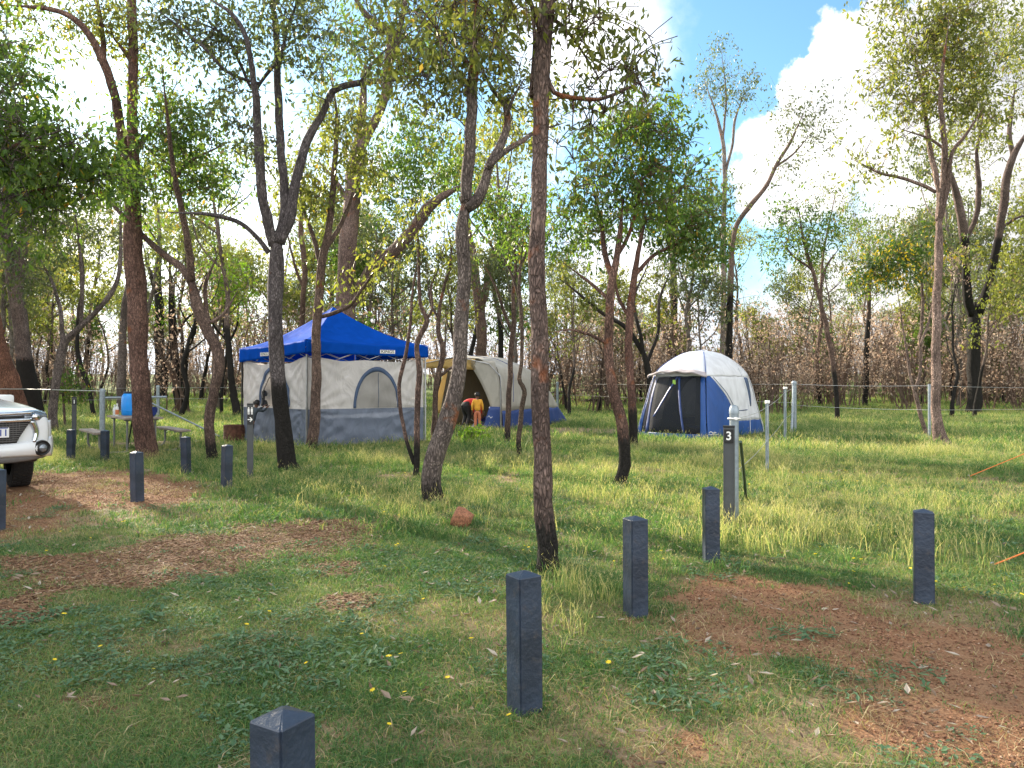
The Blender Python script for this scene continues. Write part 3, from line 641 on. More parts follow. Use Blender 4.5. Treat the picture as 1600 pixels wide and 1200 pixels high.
for px, py, a, lab in BOL:
    p = P(px, py, gd(py)); o = bpy.data.objects.new('bollard', BM if px != 447 else BM); link(o)
    az = math.atan2(p.x, p.y); o.location = (p.x, p.y, float(hgt(p.x, p.y))); o.rotation_euler = (R(random.uniform(-1, 1)), R(random.uniform(-1, 1)), R(a-0)-az+0)
    tag(o, lab, 'bollard', 'dark bollards around the camp site')
    FEET.append((p.x, p.y, .08))
def text_obj(body, size, matn, parent, loc, rot, ext=.001, name='lettering', bold=0., align='CENTER', sx=1.):
    cu = bpy.data.curves.new(name, 'FONT'); cu.body = body; cu.size = size; cu.extrude = ext; cu.offset = bold; cu.align_x = align; cu.align_y = 'CENTER'
    tmp = bpy.data.objects.new('tmp', cu); COL.objects.link(tmp); dg = bpy.context.evaluated_depsgraph_get()
    me = bpy.data.meshes.new_from_object(tmp.evaluated_get(dg)); bpy.data.objects.remove(tmp); me.materials.clear(); me.materials.append(MT[matn]); me.name = name
    o = bpy.data.objects.new(name, me); link(o, parent); o.location = loc; o.rotation_euler = rot; o.scale = (sx, 1, 1); return o
def marker_post(px, py, ptop, w, label, sign, psize, rot):
    d = gd(py); p = P(px, py, d); h = (py-ptop)/F*d; hw = w/F*d/2
    root = empty('marker_post', (p.x, p.y, float(hgt(p.x, p.y))), rot, label, 'marker post')
    m = MB(); m.box((0, 0, h/2-.05), (hw*2, hw*1.1, h+.1), bev=.004)
    m.box((-hw*.82, -hw*.56, h/2), (hw*.12, .006, h*.98)); m.box((hw*.82, -hw*.56, h/2), (hw*.12, .006, h*.98))
    m.build('post', MT['post_grey'], root)
    MB().box((0, 0, h+.008), (hw*2.1, hw*1.2, .022), bev=.005).build('cap', MT['black_plate'], root)
    return root, h, hw
rt, h, hw = marker_post(1139, 824, 667, 17, 'tall grey site marker post with white number 3 on a black plate', '3', .1, R(-3)-.28)
pl = MB().box((0, -hw*.60, h-.085), (hw*1.65, .008, .135), bev=.003).build('number_plate', MT['black_plate'], rt)
text_obj('3', .115, 'white_paint', pl, (0, -hw*.60-.0055, h-.085), (R(90), 0, 0), name='numeral', bold=.002)
rt, h, hw = marker_post(391, 752, 633, 9.5, 'slim grey marker post with toilet symbol and white arrow', 'wc', .1, .33)
pl = MB().box((0, -hw*.60, h-.16), (hw*1.8, .006, .26), bev=.002).build('sign_plate', MT['black_plate'], rt)
m = MB()
for sx in (-.022, .022):
    m.lathe([(.0001, 0), (.010, 0), (.010, .003), (.0001, .003)], (sx, -hw*.6-.007, h-.045), 12, 'y')
    m.box((sx, -hw*.6-.0055, h-.080), (.028, .004, .046)); m.box((sx-.007, -hw*.6-.0055, h-.122), (.009, .004, .04)); m.box((sx+.007, -hw*.6-.0055, h-.122), (.009, .004, .04))
m.build('toilet_symbol', MT['white_paint'], pl)
m = MB(); ry = lambda a: Matrix.Rotation(a, 3, 'Y')
m.box((-.008, -hw*.6-.0055, h-.215), (.056, .004, .013)); m.box((.012, -hw*.6-.0045, h-.200), (.013, .0036, .046), ry(R(-45))); m.box((.012, -hw*.6-.005, h-.230), (.013, .003, .046), ry(R(45)))
m.build('arrow', MT['white_paint'], pl)
rt, h, hw = marker_post(116, 697, 621, 6.5, 'thin grey marker post with number 1 behind the bollard near the car', '1', .1, .5)
pl = MB().box((0, -hw*.60, h-.10), (hw*1.7, .006, .13), bev=.002).build('number_plate', MT['black_plate'], rt)
text_obj('1', .12, 'white_paint', pl, (0, -hw*.6-.005, h-.10), (R(90), 0, 0), name='numeral', bold=.002)
# ------------------------------------------------------------------ wire fence
def fence():
    root = empty('wire_fence', P(1241, 676, gd(676)).xy.to_3d(), 0, 'galvanised steel post and wire fence running around the site behind the tents', 'fence')
    o0 = Vector(root.location)
    def post(px, py, ptop, w, lean=0., round_=True, name='post'):
        d = gd(py); a = P(px, py, d); b_ = P(px+lean, ptop, d); r = w/F*d/2; m = MB()
        m.tube([Vector((a.x, a.y, -.2))-o0, b_-o0], r, 14)
        if round_: m.lathe([(r*1.10, -.03), (r*1.12, .01), (r*.8, .05), (.001, .06)], b_-o0, 14)
        o = m.build(name, MT['galvanised'], root, True)
        return Vector((a.x, a.y, 0)), b_
    def pillar(px, py, ptop, w):
        "star picket: three-finned steel section with white cap"
        d = gd(py); a = P(px, py, d); b_ = P(px, ptop, d); r = w/F*d/2; m = MB()
        for k in range(3):
            ang = k*2.094+.5; m.box(((a.x+b_.x)/2-o0.x+math.cos(ang)*r*.5, a.y-o0.y+math.sin(ang)*r*.5, b_.z/2-.1), (r, .006, b_.z+.2), Matrix.Rotation(ang, 3, 'Z'))
        p = m.build('post', MT['galvanised'], root)
        MB().box((b_.x-o0.x, b_.y-o0.y, b_.z), (r*2.1, r*2.1, .05), bev=.008).build('post_cap', MT['white_paint'], p)
        return Vector((a.x, a.y, 0)), b_
    A = post(1147, 818, 642, 14); B = pillar(1199, 737, 628, 6); C_ = pillar(1227, 692, 606, 5); D = post(1241, 676, 598, 7)
    m = MB(); m.tube([P(1157, 690, gd(818)+.25)-o0, P(1166, 782, gd(783))-o0], .018, 6); m.build('strut', MT['rope_green'], root)
    m = MB(); m.lathe([(.060, -.085), (.066, -.080), (.066, -.072), (.060, -.067)], A[1]-o0, 18); m.box(A[1]-o0+Vector((0, -.068, -.076)), (.028, .014, .028), bev=.003); m.build('insulator', MT['white_paint'], root)
    # brace beside the corner post
    br = P(1237, 675, gd(676)); m = MB(); m.tube([Vector((br.x-.12, br.y-.3, 0))-o0, D[1]-o0-Vector((.03, .05, .1))], .035, 10); m.build('brace', MT['galvanised'], root, True)
    E = post(1452, 690, 600, 4, 0, False)
    G = post(871, 640, 598, 4.5); G2 = post(160, 690, 611, 8); G3 = post(247, 652, 604, 5)
    m = MB(); m.tube([G2[1]-o0+Vector((0, 0, -.17)), G2[1]-o0+Vector((1.2, .9, -.16))], .03, 8); m.tube([G2[1]-o0+Vector((.7, .5, -.17)), G2[1]-o0+Vector((2.6, .9, -1.2))], .022, 8); m.build('brace', MT['galvanised'], root, True)
    def wire(pts, zs, r=.005):
        for f in zs:
            m = MB(); q = []
            for (a, b_), (c, e) in zip(pts[:-1], pts[1:]):
                u = a.lerp(b_, f); v = c.lerp(e, f)
                for t_ in (0, .25, .5, .75): w = u.lerp(v, t_); w.z -= .03*math.sin(math.pi*t_); q.append(w-o0)
            q.append(v-o0); m.tube(q, r, 5, False); m.build('wire', MT['wire'], root)
    wire([A, B, C_, D], (.93, .45), .0035)
    far = (P(1690, 690, gd(676)).xy.to_3d()*1.0, P(1690, 603, gd(676)))
    wire([D, E, far], (.97, .55), .0045)
    lf = (P(560, 650, 40).xy.to_3d(), P(560, 602, 40))
    wire([D, G, lf, G3, (P(-60, 640, 33).xy.to_3d(), P(-60, 607, 33))], (.97, .6), .0045)
    m = MB(); m.tube([G2[1]-o0, P(40, 608, 24)-o0, P(-80, 607, 24)-o0], .012, 6); m.build('rail', MT['wire'], root)
mat('rope_green', (.045, .075, .045), .6)
fence()
# ------------------------------------------------------------------ gazebo with wall tent
def gazebo():
    A = Vector((-4.56, 16.8, 0)); B = Vector((-2.09, 18.8, 0)); C_ = Vector((-6.85, 19.1, 0)); D = B+C_-A
    ctr = (B+C_)/2; root = empty('canopy_gazebo', ctr, 0, 'blue pop-up gazebo with white lettering on its valance, on white steel legs', 'gazebo')
    tops = [2.395, 2.365, 2.31, 2.38]; bots = [2.12, 2.10, 1.99, 2.08]; cor = [A, B, D, C_]; tz = [2.40, 2.37, 2.36, 2.32]; bz = [2.125, 2.10, 2.08, 1.99]
    peak = ctr+Vector((0, 0, 3.37))
    m = MB()
    for k in range(4):
        a = cor[k]+Vector((0, 0, tz[k])); b_ = cor[(k+1) % 4]+Vector((0, 0, tz[(k+1) % 4]))
        def fn(u, v, a=a, b_=b_):
            e = a.lerp(b_, u); e.z -= .035*math.sin(math.pi*u); p = e.lerp(peak, v)
            hz = e.z+(peak.z-e.z)*(v**1.6*.88+.12*v); p.z = hz-.03*math.sin(math.pi*u)*math.sin(math.pi*v)
            p.z += .03*(abs(2*u-1)**6)*(1-v)
            return p-ctr
        m.grid(fn, 20, 16)
    m.build('canopy', MT['canopy_blue'], root, True, .004)
    for k in range(4):
        a, b_ = cor[k], cor[(k+1) % 4]; n = (b_-a).normalized().cross(Vector((0, 0, 1)))
        def fv(u, v, a=a, b_=b_, k=k, n=n):
            zt = tz[k]*(1-u)+tz[(k+1) % 4]*u-.035*math.sin(math.pi*u)+.012; zb = bz[k]*(1-u)+bz[(k+1) % 4]*u
            p = a.lerp(b_, u); p.z = zt*(1-v)+zb*v; p += n*(.012+.014*v*math.sin(u*31+k)+.008*v*math.sin(u*57)); return p-ctr
        mv = MB().grid(fv, 60, 5).build('valance', MT['canopy_blue'], root, True, .004)
        if k in (0, 3):
            u = .64 if k == 0 else .42
            p = a.lerp(b_, u)+n*.032; zc = (bz[k]+bz[(k+1) % 4])/2+.095; ang = math.atan2((b_-a).y, (b_-a).x)
            lab = MB().box((0, 0, 0), (.40, .006, .085)); lo = lab.build('logo_panel', MT['white_paint'], mv); lo.location = Vector((p.x, p.y, zc))-ctr; lo.rotation_euler = (0, 0, ang)
            text_obj('KINGS', .098, 'black_plate', mv, Vector((p.x, p.y, zc))-ctr+n*.0045, (R(90), 0, ang), .0008, 'lettering', .001, sx=1.25)
    for k in range(4):
        c = cor[k]; inn = (ctr-c).normalized()*.06; m = MB(); p = c+inn-ctr
        m.box((p.x, p.y, 1.05), (.035, .035, 2.1), Matrix.Rotation(R(39), 3, 'Z'), .003); m.box((p.x, p.y, .9), (.055, .055, .05), Matrix.Rotation(R(39), 3, 'Z'), .006); m.box((p.x, p.y, .01), (.12, .12, .012))
        m.build('leg', MT['steel'] if k in (0, 1) else MT['black_metal'], root)
        # truss scissors
        c2 = cor[(k+1) % 4]; q = c2+(ctr-c2).normalized()*.06-ctr; m = MB()
        for i in range(4):
            a = p.lerp(q, i/4); b_ = p.lerp(q, (i+1)/4)
            m.tube([a+Vector((0, 0, 2.02)), b_+Vector((0, 0, 2.28))], .009, 5); m.tube([a+Vector((0, 0, 2.28)), b_+Vector((0, 0, 2.02))], .009, 5)
        m.build('truss', MT['steel'], root)
    # the wall tent hung inside the legs
    ins = .10
    q = [c+(ctr-c).normalized()*ins for c in cor]
    QUADS.append([(v.x, v.y) for v in q])
    tr = empty('wall_tent', ctr, 0, 'white and grey fabric room hung under the blue gazebo, with arched windows', 'tent')
    hb = .87
    def wall(a, b_, seed, sag, apex, bottom=(0., 0.)):
        n = (b_-a).normalized().cross(Vector((0, 0, 1))); rr = random.Random(seed); ph = [rr.uniform(0, 6) for _ in range(6)]
        def disp(u, z):
            e = 0
            for (cu, cz, s) in ((0, 2.1, 1), (1, 2.1, -1), (0, 0, 1), (1, 0, -1), (0, hb, 1), (1, hb, 1)):
                dx, dz = (u-cu)*3.2, z-cz; r_ = math.hypot(dx, dz); th = math.atan2(dz, abs(dx)+1e-6)
                e += .020*math.sin(th*19+ph[int(cu*2+cz) % 6])*math.exp(-r_*.8)*min(1, r_*3)
            return e+.02*math.sin(math.pi*u)*math.sin(math.pi*z/2.1)+.006*math.sin(u*23+z*9+ph[0])
        def top(u): return 2.06-sag*(4*u*(1-u))+apex*math.exp(-((u-.5)/.12)**2)+.02*abs(math.sin(u*12))-.03*(u < .04)
        def pt(u, z, out=0.):
            p = a.lerp(b_, u)+n*(disp(u, z)+out); p.z = z; return p-ctr
        return pt, top, n
    def arch(u, z, uc, zb, hw_, hh):
        "signed: <0 inside the arch"
        if z < zb: return 1
        return (abs(u-uc)/hw_)**2+((z-zb)/hh)**2.0-1
    names = [('front', 0, 1), ('right', 1, 2), ('rear', 2, 3), ('left', 3, 0)]
    for idx, (nm, i, j) in enumerate(names):
        pt, top, n = wall(q[i], q[j], 5+idx, .13 if idx == 0 else .2, .06)
        hole = (.52, hb+.04, .235, .93) if idx == 3 else None
        up = MB(); nu, nv = 64, 26
        V = [pt(u/nu, hb+(top(u/nu)-hb)*v/nv) for v in range(nv+1) for u in range(nu+1)]
        Fc = []
        for v in range(nv):
            for u in range(nu):
                zc = hb+(top((u+.5)/nu)-hb)*(v+.5)/nv
                if hole and arch((u+.5)/nu, zc, hole[0], hole[1]+.0, hole[2]*.88, hole[3]*.88) < 0: continue
                w = nu+1; Fc.append((v*w+u, v*w+u+1, (v+1)*w+u+1, (v+1)*w+u))
        up.add(V, Fc); wp = up.build('wall_panel', MT['tent_cream'], tr, True)
        def fs(u, v):
            z = .03+(hb-.03)*v+.0; p = pt(u, z); return p+n*(.05*(1-v)*(.3+math.sin(u*14)**2*.5))*(1 if idx == 3 else .3)
        MB().grid(fs, 64, 16).build('skirt', MT['tent_grey'], tr, True)
        if idx in (0, 3):
            uc, zb, hw_, hh = (.57, hb+.01, .195, .92) if idx == 0 else hole
            def ar(th, s, o_): 
                u = uc-math.cos(th)*hw_*s; z = zb+math.sin(th)*hh*s
                return pt(u, min(z, 2.05), o_)
            t_ = MB().grid(lambda u, v: ar(u*math.pi, .93+.12*v, .014), 48, 2)
            tri = t_.build('window_trim', MT['trim_blue'], tr, True, .004)
            if idx == 0:
                def fw(u, v):
                    x = u*2-1; z = zb+hh*.93*math.sqrt(max(0, 1-x*x))*v; return pt(uc+x*hw_*.93, z, .009)
                MB().grid(fw, 24, 16).build('window', MT['mesh_grey'], tr, True)
                MB().tube([pt(uc+.01, zb+hh*.9*k/12, .015) for k in range(13)], .006, 5).build('zip', MT['trim_blue'], tr)
            else:
                def fw(u, v):
                    x = u*2-1; z = zb+hh*.9*math.sqrt(max(0, 1-x*x))*v; return pt(uc+x*hw_*.9, z, -.004)
                MB().grid(fw, 24, 12).build('window', MT['screen_mesh'], tr, True)
                MB().grid(lambda u, v: ar(u*math.pi, .76+.035*v, .012), 40, 1).build('zip', MT['black_plastic'], tr, True, .004)
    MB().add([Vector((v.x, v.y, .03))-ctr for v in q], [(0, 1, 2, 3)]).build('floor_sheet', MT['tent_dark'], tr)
    return cor, ctr
GC, GCTR = gazebo()
# ------------------------------------------------------------------ cabin tent (beige, navy skirt)
def cabin():
    E = Vector((-.304, 24.0, 0)); ax = Vector((2.76, 5.8, 0)); LN = ax.length; ax.normalize(); sd_ = Vector((-ax.y, ax.x, 0))   # sd_: toward the left
    Wd = 3.3; O = E+sd_*(Wd/2)
    root = empty('cabin_tent', O, 0, 'large beige cabin tent with navy skirt and open yellow lined front', 'tent')
    QUADS.append([tuple((E+sd_*Wd+ax*.2).xy), tuple((E+ax*.2).xy), tuple((E+ax*LN).xy), tuple((E+ax*LN+sd_*Wd).xy)])
    hp = [(0, 2.36), (.18, 2.42), (.30, 2.42), (.42, 2.28), (.55, 1.98), (.72, 1.38), (.88, .66), (1., .06)]
    def hh(s):
        for (a, b_), (c, e) in zip(hp[:-1], hp[1:]):
            if s <= c: t_ = (s-a)/(c-a); return b_*(1-t_)+e*t_
        return .05
    def hw(s): return Wd/2*(1-.18*max(0, s-.6)/.4)
    def pt(s, t_, out=0.):
        "t_ 0 right ground .. 1 left ground"
        h = hh(s); w = hw(s); x = 1-2*t_
        prof = [(0., 1., 0.), (.10, .985, .36), (.20, .95, .70), (.30, .86, .86), (.40, .50, .965), (.5, 0., 1.)]
        tt = t_ if t_ <= .5 else 1-t_
        for (a, b_, c), (a2, b2, c2) in zip(prof[:-1], prof[1:]):
            if tt <= a2+1e-9: k = (tt-a)/(a2-a); bx = b_*(1-k)+b2*k; bz = c*(1-k)+c2*k; break
        sgn = 1 if t_ <= .5 else -1
        wr = .012*math.sin(s*40+t_*9)+.01*math.sin(t_*50+s*17)
        p = O+ax*(s*LN)-sd_*sgn*(bx*w+wr+out*(1-bz)); p.z = bz*h+wr+out; 
        if s > .3 and bz > .9 : p.z -= .03*math.sin(s*30)**2
        return p-O
    def body(name, mt, s0, s1, t0, t1, nu=40, nv=16, par=root, out=0.):
        return MB().grid(lambda u, v: pt(s0+(s1-s0)*u, t0+(t1-t0)*v, out), nu, nv).build(name, MT[mt], par, True, .006)
    # skirt: constant height band
    def skirt_t(s): return min(.5, .60/max(hh(s), .1)*.10/.36)
    MB().grid(lambda u, v: pt(u, skirt_t(u)*v, .008), 50, 5).build('skirt', MT['tent_navy'], root, True, .006)
    MB().grid(lambda u, v: pt(.28+.72*u, 1-skirt_t(.28+.72*u)*v, .008), 40, 5).build('skirt', MT['tent_navy'], root, True, .006)
    MB().grid(lambda u, v: pt(u, skirt_t(u)+(.5-skirt_t(u))*v), 60, 18).build('roof', MT['tent_beige'], root, True, .006)
    MB().grid(lambda u, v: pt(.28+.72*u, 1-skirt_t(.28+.72*u)-(.5-skirt_t(.28+.72*u))*v), 50, 18).build('roof', MT['tent_beige'], root, True, .006)
    MB().grid(lambda u, v: pt(.28*u, .68-.18*v), 20, 8).build('roof', MT['tent_beige'], root, True, .006)
    # seams
    for s in (.13, .45):
        m = MB().tube([pt(s+.03*math.sin(k/16*3.1), .10+.4*k/16, .012) for k in range(0, 17)], .009, 5); m.build('seam', MT['tent_navy'], root)
    # front: yellow lining band, flap, dark inner wall set back
    def fr(x, z, back=0.): p = -sd_*x*1.0+ax*(-.0+back); return Vector((p.x, p.y, z))
    # lining under the awning
    MB().grid(lambda u, v: fr(-1.62+2.3*u, 2.02+.26*v-.10*u*(1-v)), 14, 3).build('lining', MT['lining_yellow'], root, True, .006)
    # arch surround on the right of the opening
    def sur(u, v):
        z = 2.2*u; inner = 1.30-.9*max(0, (z-.35)/1.85)**1.6; outer = 1.63-.05*z-.25*max(0, z-1.6)
        return fr(inner+(outer-inner)*v, z)
    MB().grid(sur, 24, 5).build('front_panel', MT['tent_beige'], root, True, .006)
    MB().grid(lambda u, v: fr(1.08+.5*u+.12*v*(1-u), .02+.72*v, -.03-.22*(1-v)*(1-u)), 10, 6).build('front_panel', MT['tent_navy'], root, True, .006)
    MB().grid(lambda u, v: fr(-.95+.28*u+.5*v*(1-.3*u), .5+1.6*v, .05), 6, 12).build('door_flap', MT['lining_yellow'], root, True, .006)
    lg = MB()
    for k in range(9): lg.box(fr(1.22+.018*k, .42+.03*math.sin(k*.8), -.16), (.02, .006, .014))
    lg.build('logo', MT['white_paint'], root)
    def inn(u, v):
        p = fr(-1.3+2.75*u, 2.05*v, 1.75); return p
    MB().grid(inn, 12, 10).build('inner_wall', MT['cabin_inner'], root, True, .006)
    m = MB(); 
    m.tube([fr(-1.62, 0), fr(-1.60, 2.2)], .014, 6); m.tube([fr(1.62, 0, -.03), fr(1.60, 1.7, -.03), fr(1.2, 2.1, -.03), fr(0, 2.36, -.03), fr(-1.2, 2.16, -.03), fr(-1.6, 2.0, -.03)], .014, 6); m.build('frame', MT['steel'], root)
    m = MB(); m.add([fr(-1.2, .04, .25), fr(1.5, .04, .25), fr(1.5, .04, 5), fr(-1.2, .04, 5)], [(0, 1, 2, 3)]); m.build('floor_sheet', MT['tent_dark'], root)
    return O, ax, sd_
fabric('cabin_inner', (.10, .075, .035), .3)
CO, CAX, CSD = cabin()
# ------------------------------------------------------------------ dome tent (blue, silver)
def dome():
    FR = Vector((5.08, 19.7, 0)); FL = Vector((3.52, 21.3, 0)); RR = Vector((7.42, 22.4, 0)); RL = FL+(RR-FR); q = [FL, FR, RR, RL]
    QUADS.append([(v.x, v.y) for v in q])
    ctr = sum(q, Vector())/4; root = empty('dome_tent', ctr, 0, 'blue dome tent with silver roof and open mesh front', 'tent')
    prof = [(0, 1.), (.3, .985), (.6, .955), (.9, .92), (1.2, .88), (1.5, .825), (1.74, .765), (1.9, .69), (2.05, .59), (2.18, .48), (2.30, .345), (2.38, .20), (2.42, 0.)]
    zt = prof[-1][0]
    def sc(z):
        for (a, b_), (c, e) in zip(prof[:-1], prof[1:]):
            if z <= c+1e-9: k = (z-a)/(c-a); return b_*(1-k)+e*k
        return 0
    def edge(side, u): return q[side].lerp(q[(side+1) % 4], u)
    def pt(side, u, z, out=0.):
        e = edge(side, u); v = e-ctr; s = sc(z)
        bulge = 1+.10*(math.sin(math.pi*u))*(min(z, 1.8)/1.8)**.8*(1. if z < 2.3 else .7)
        corner = 1-.06*(abs(2*u-1)**4)*min(1, z/1.)
        p = v*(s*bulge*corner+out); p.z = z+out*.5
        p += Vector((.004*math.sin(u*40+z*6), .004*math.sin(u*33), .006*math.sin(u*27+z*11))); return p
    zs = [p[0] for p in prof]
    def panel(name, mt, side, u0, u1, z0, z1, out=0., nu=12, nv=10):
        return MB().grid(lambda u, v: pt(side, u0(z0+(z1-z0)*v)+(u1(z0+(z1-z0)*v)-u0(z0+(z1-z0)*v))*u, z0+(z1-z0)*v, out), nu, nv).build(name, MT[mt], root, True, .005)
    c = lambda k: (lambda z: k)
    for s in range(4): panel('roof', 'tent_silver', s, c(0), c(1), 1.66, 2.42, .003, 16, 16)
    # right side (side 1): blue wedge near the front, then silver panel, navy base
    w = lambda z: .47-.42*(z/1.7)**2.6
    panel('side_panel', 'tent_blue', 1, c(0), w, 0.0, 1.68)
    panel('side_panel', 'tent_silver', 1, w, c(1), .42, 1.68, 0., 20, 12); panel('skirt', 'tent_blue', 1, w, c(1), 0, .425)
    for s in (2,): panel('side_panel', 'tent_silver', s, c(0), c(1), .42, 1.68); panel('skirt', 'tent_blue', s, c(0), c(1), 0, .425)
    w3 = lambda z: .70+.26*(z/1.7)**1.6
    panel('side_panel', 'tent_blue', 3, w3, c(1), 0, 1.68); panel('side_panel', 'tent_silver', 3, c(0), w3, .42, 1.68); panel('skirt', 'tent_blue', 3, c(0), w3, 0, .425)
    # window on the silver side: dark slits
    panel('window_slit', 'trim_blue', 1, lambda z: w(z)+.035, lambda z: w(z)+.047, .75, 1.64, .006, 2, 8)
    panel('window_slit', 'trim_blue', 1, lambda z: .80-.04*(z/1.7), lambda z: .80+.10*((z-.8)/.9), .82, 1.64, .006, 3, 8)
    panel('window_slit', 'trim_blue', 1, c(.53), c(.70), .70, .725, .006, 6, 1)
    # poles
    for u in (0.,):
        for s in range(4):
            MB().tube([pt(s, u, z, .012) for z in np.linspace(0, 2.42, 26)], .010, 6).build('pole', MT['tent_silver'] if s > 1 else MT['tent_blue'], root, True)
    MB().tube([pt(1, .72, z, .02) for z in np.linspace(0, 1.9, 18)], .010, 5).build('pole', MT['tent_silver'], root, True)
    # front (side 0): frame strips, brim, inner room
    strip = lambda a, b_, z0, z1, out=.004, mt='tent_blue': panel('door_frame', mt, 0, a, b_, z0, z1, out, 3, 10)
    strip(c(.90), c(.985), 0, 1.66); strip(c(.0), c(.05), 0, 1.66); strip(c(.06), c(.93), 0, .12)
    strip(lambda z: .12+.0*z, lambda z: .16, .1, 1.6, .002, 'tent_navy')
    panel('door_screen', 'screen_mesh', 0, c(.17), c(.90), .12, 1.64, 0., 10, 10)
    strip(c(.05), c(.12), .1, 1.6, 0., 'screen_mesh')
    def diag(u0, u1, z0, z1): return MB().grid(lambda u, v: pt(0, u0+(u1-u0)*v+.03*u, z0+(z1-z0)*v, .008), 1, 12).build('door_strap', MT['tent_navy'], root, True, .006)
    diag(.22, .52, .55, 1.64); diag(.66, .55, .12, 1.62)
    # inner room wall
    a = q[0].lerp(q[3], .30)-ctr; b_ = q[1].lerp(q[2], .30)-ctr
    def iw(u, v):
        p = a.lerp(b_, .06+.86*u); z = .05+1.75*v; p = p*(sc(z)*1.0); p.z = z; return p
    nu, nv = 40, 30; V = [iw(i/nu, j/nv) for j in range(nv+1) for i in range(nu+1)]; Fc = []; hole = []
    for j in range(nv):
        for i in range(nu):
            uu, vv = (i+.5)/nu, (j+.5)/nv; w_ = nu+1; f = (j*w_+i, j*w_+i+1, (j+1)*w_+i+1, (j+1)*w_+i)
            ins = ((uu-.60)/.33)**2+((vv-.50)/.42)**2 < 1
            (hole if ins else Fc).append(f)
    MB().add(V, Fc).build('inner_wall', MT['trim_blue'], root, True); 
    ring = [iw(.60+.33*math.cos(t_), .50+.42*math.sin(t_))+Vector((-.02, -.02, 0)) for t_ in np.linspace(0, 6.283, 40)]
    MB().tube(ring, .018, 5, False).build('door_zip', MT['black_plastic'], root, True)
    a2 = q[0].lerp(q[3], .95)-ctr; b2 = q[1].lerp(q[2], .95)-ctr
    MB().grid(lambda u, v: (lambda p: Vector((p.x*sc(1.6*v)*.97, p.y*sc(1.6*v)*.97, .03+1.6*v)))(a2.lerp(b2, u)), 8, 8).build('inner_wall', MT['mesh_grey'], root, True)
    # brim
    def br(u, v):
        p = pt(0, .0+1.0*u, 1.66+.10*v, .10*(1-v)+.02*math.sin(u*9)); p.z += .15*math.sin(math.pi*u)*(1-.4*v)-.07*(1-v)+.01*math.sin(u*25); return p
    MB().grid(br, 30, 4).build('brim', MT['brim_pink'], root, True, .01)
    MB().tube([br(u, 0) for u in np.linspace(0, 1, 24)], .028, 7).build('rolled_door', MT['brim_pink'], root, True)
    p = pt(0, .50, 1.50, .012); MB().box(p, (.09, .01, .12), Matrix.Rotation(R(-45), 3, 'Z')).build('hang_tag', MT['tag_green'], root)
    lg = MB()
    for k in range(12):
        p = pt(1, .02+.010*k, .16+.035*max(0, math.sin(k*.55)), .014); lg.box(p, (.022, .022, .014))
    lg.build('logo', MT['white_paint'], root); lg = MB()
    for k in range(16): lg.box(pt(1, .005+.0105*k, .115, .014), (.016, .016, .010))
    lg.build('lettering', MT['white_paint'], root)
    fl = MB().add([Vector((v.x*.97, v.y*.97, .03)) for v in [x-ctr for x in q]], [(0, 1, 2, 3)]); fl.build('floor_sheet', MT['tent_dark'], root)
    bd = MB().grid(lambda u, v: Vector((.1+1.3*u, -.2+.6*v, .06+.22*math.sin(math.pi*u)*math.sin(math.pi*v))), 12, 8).build('bedding', MT['tent_blue'], None, True)
    bd.location = ctr+Vector((-1., .4, 0)); tag(bd, 'crumpled blue sleeping bag lying inside the dome tent', 'sleeping bag')
dome()
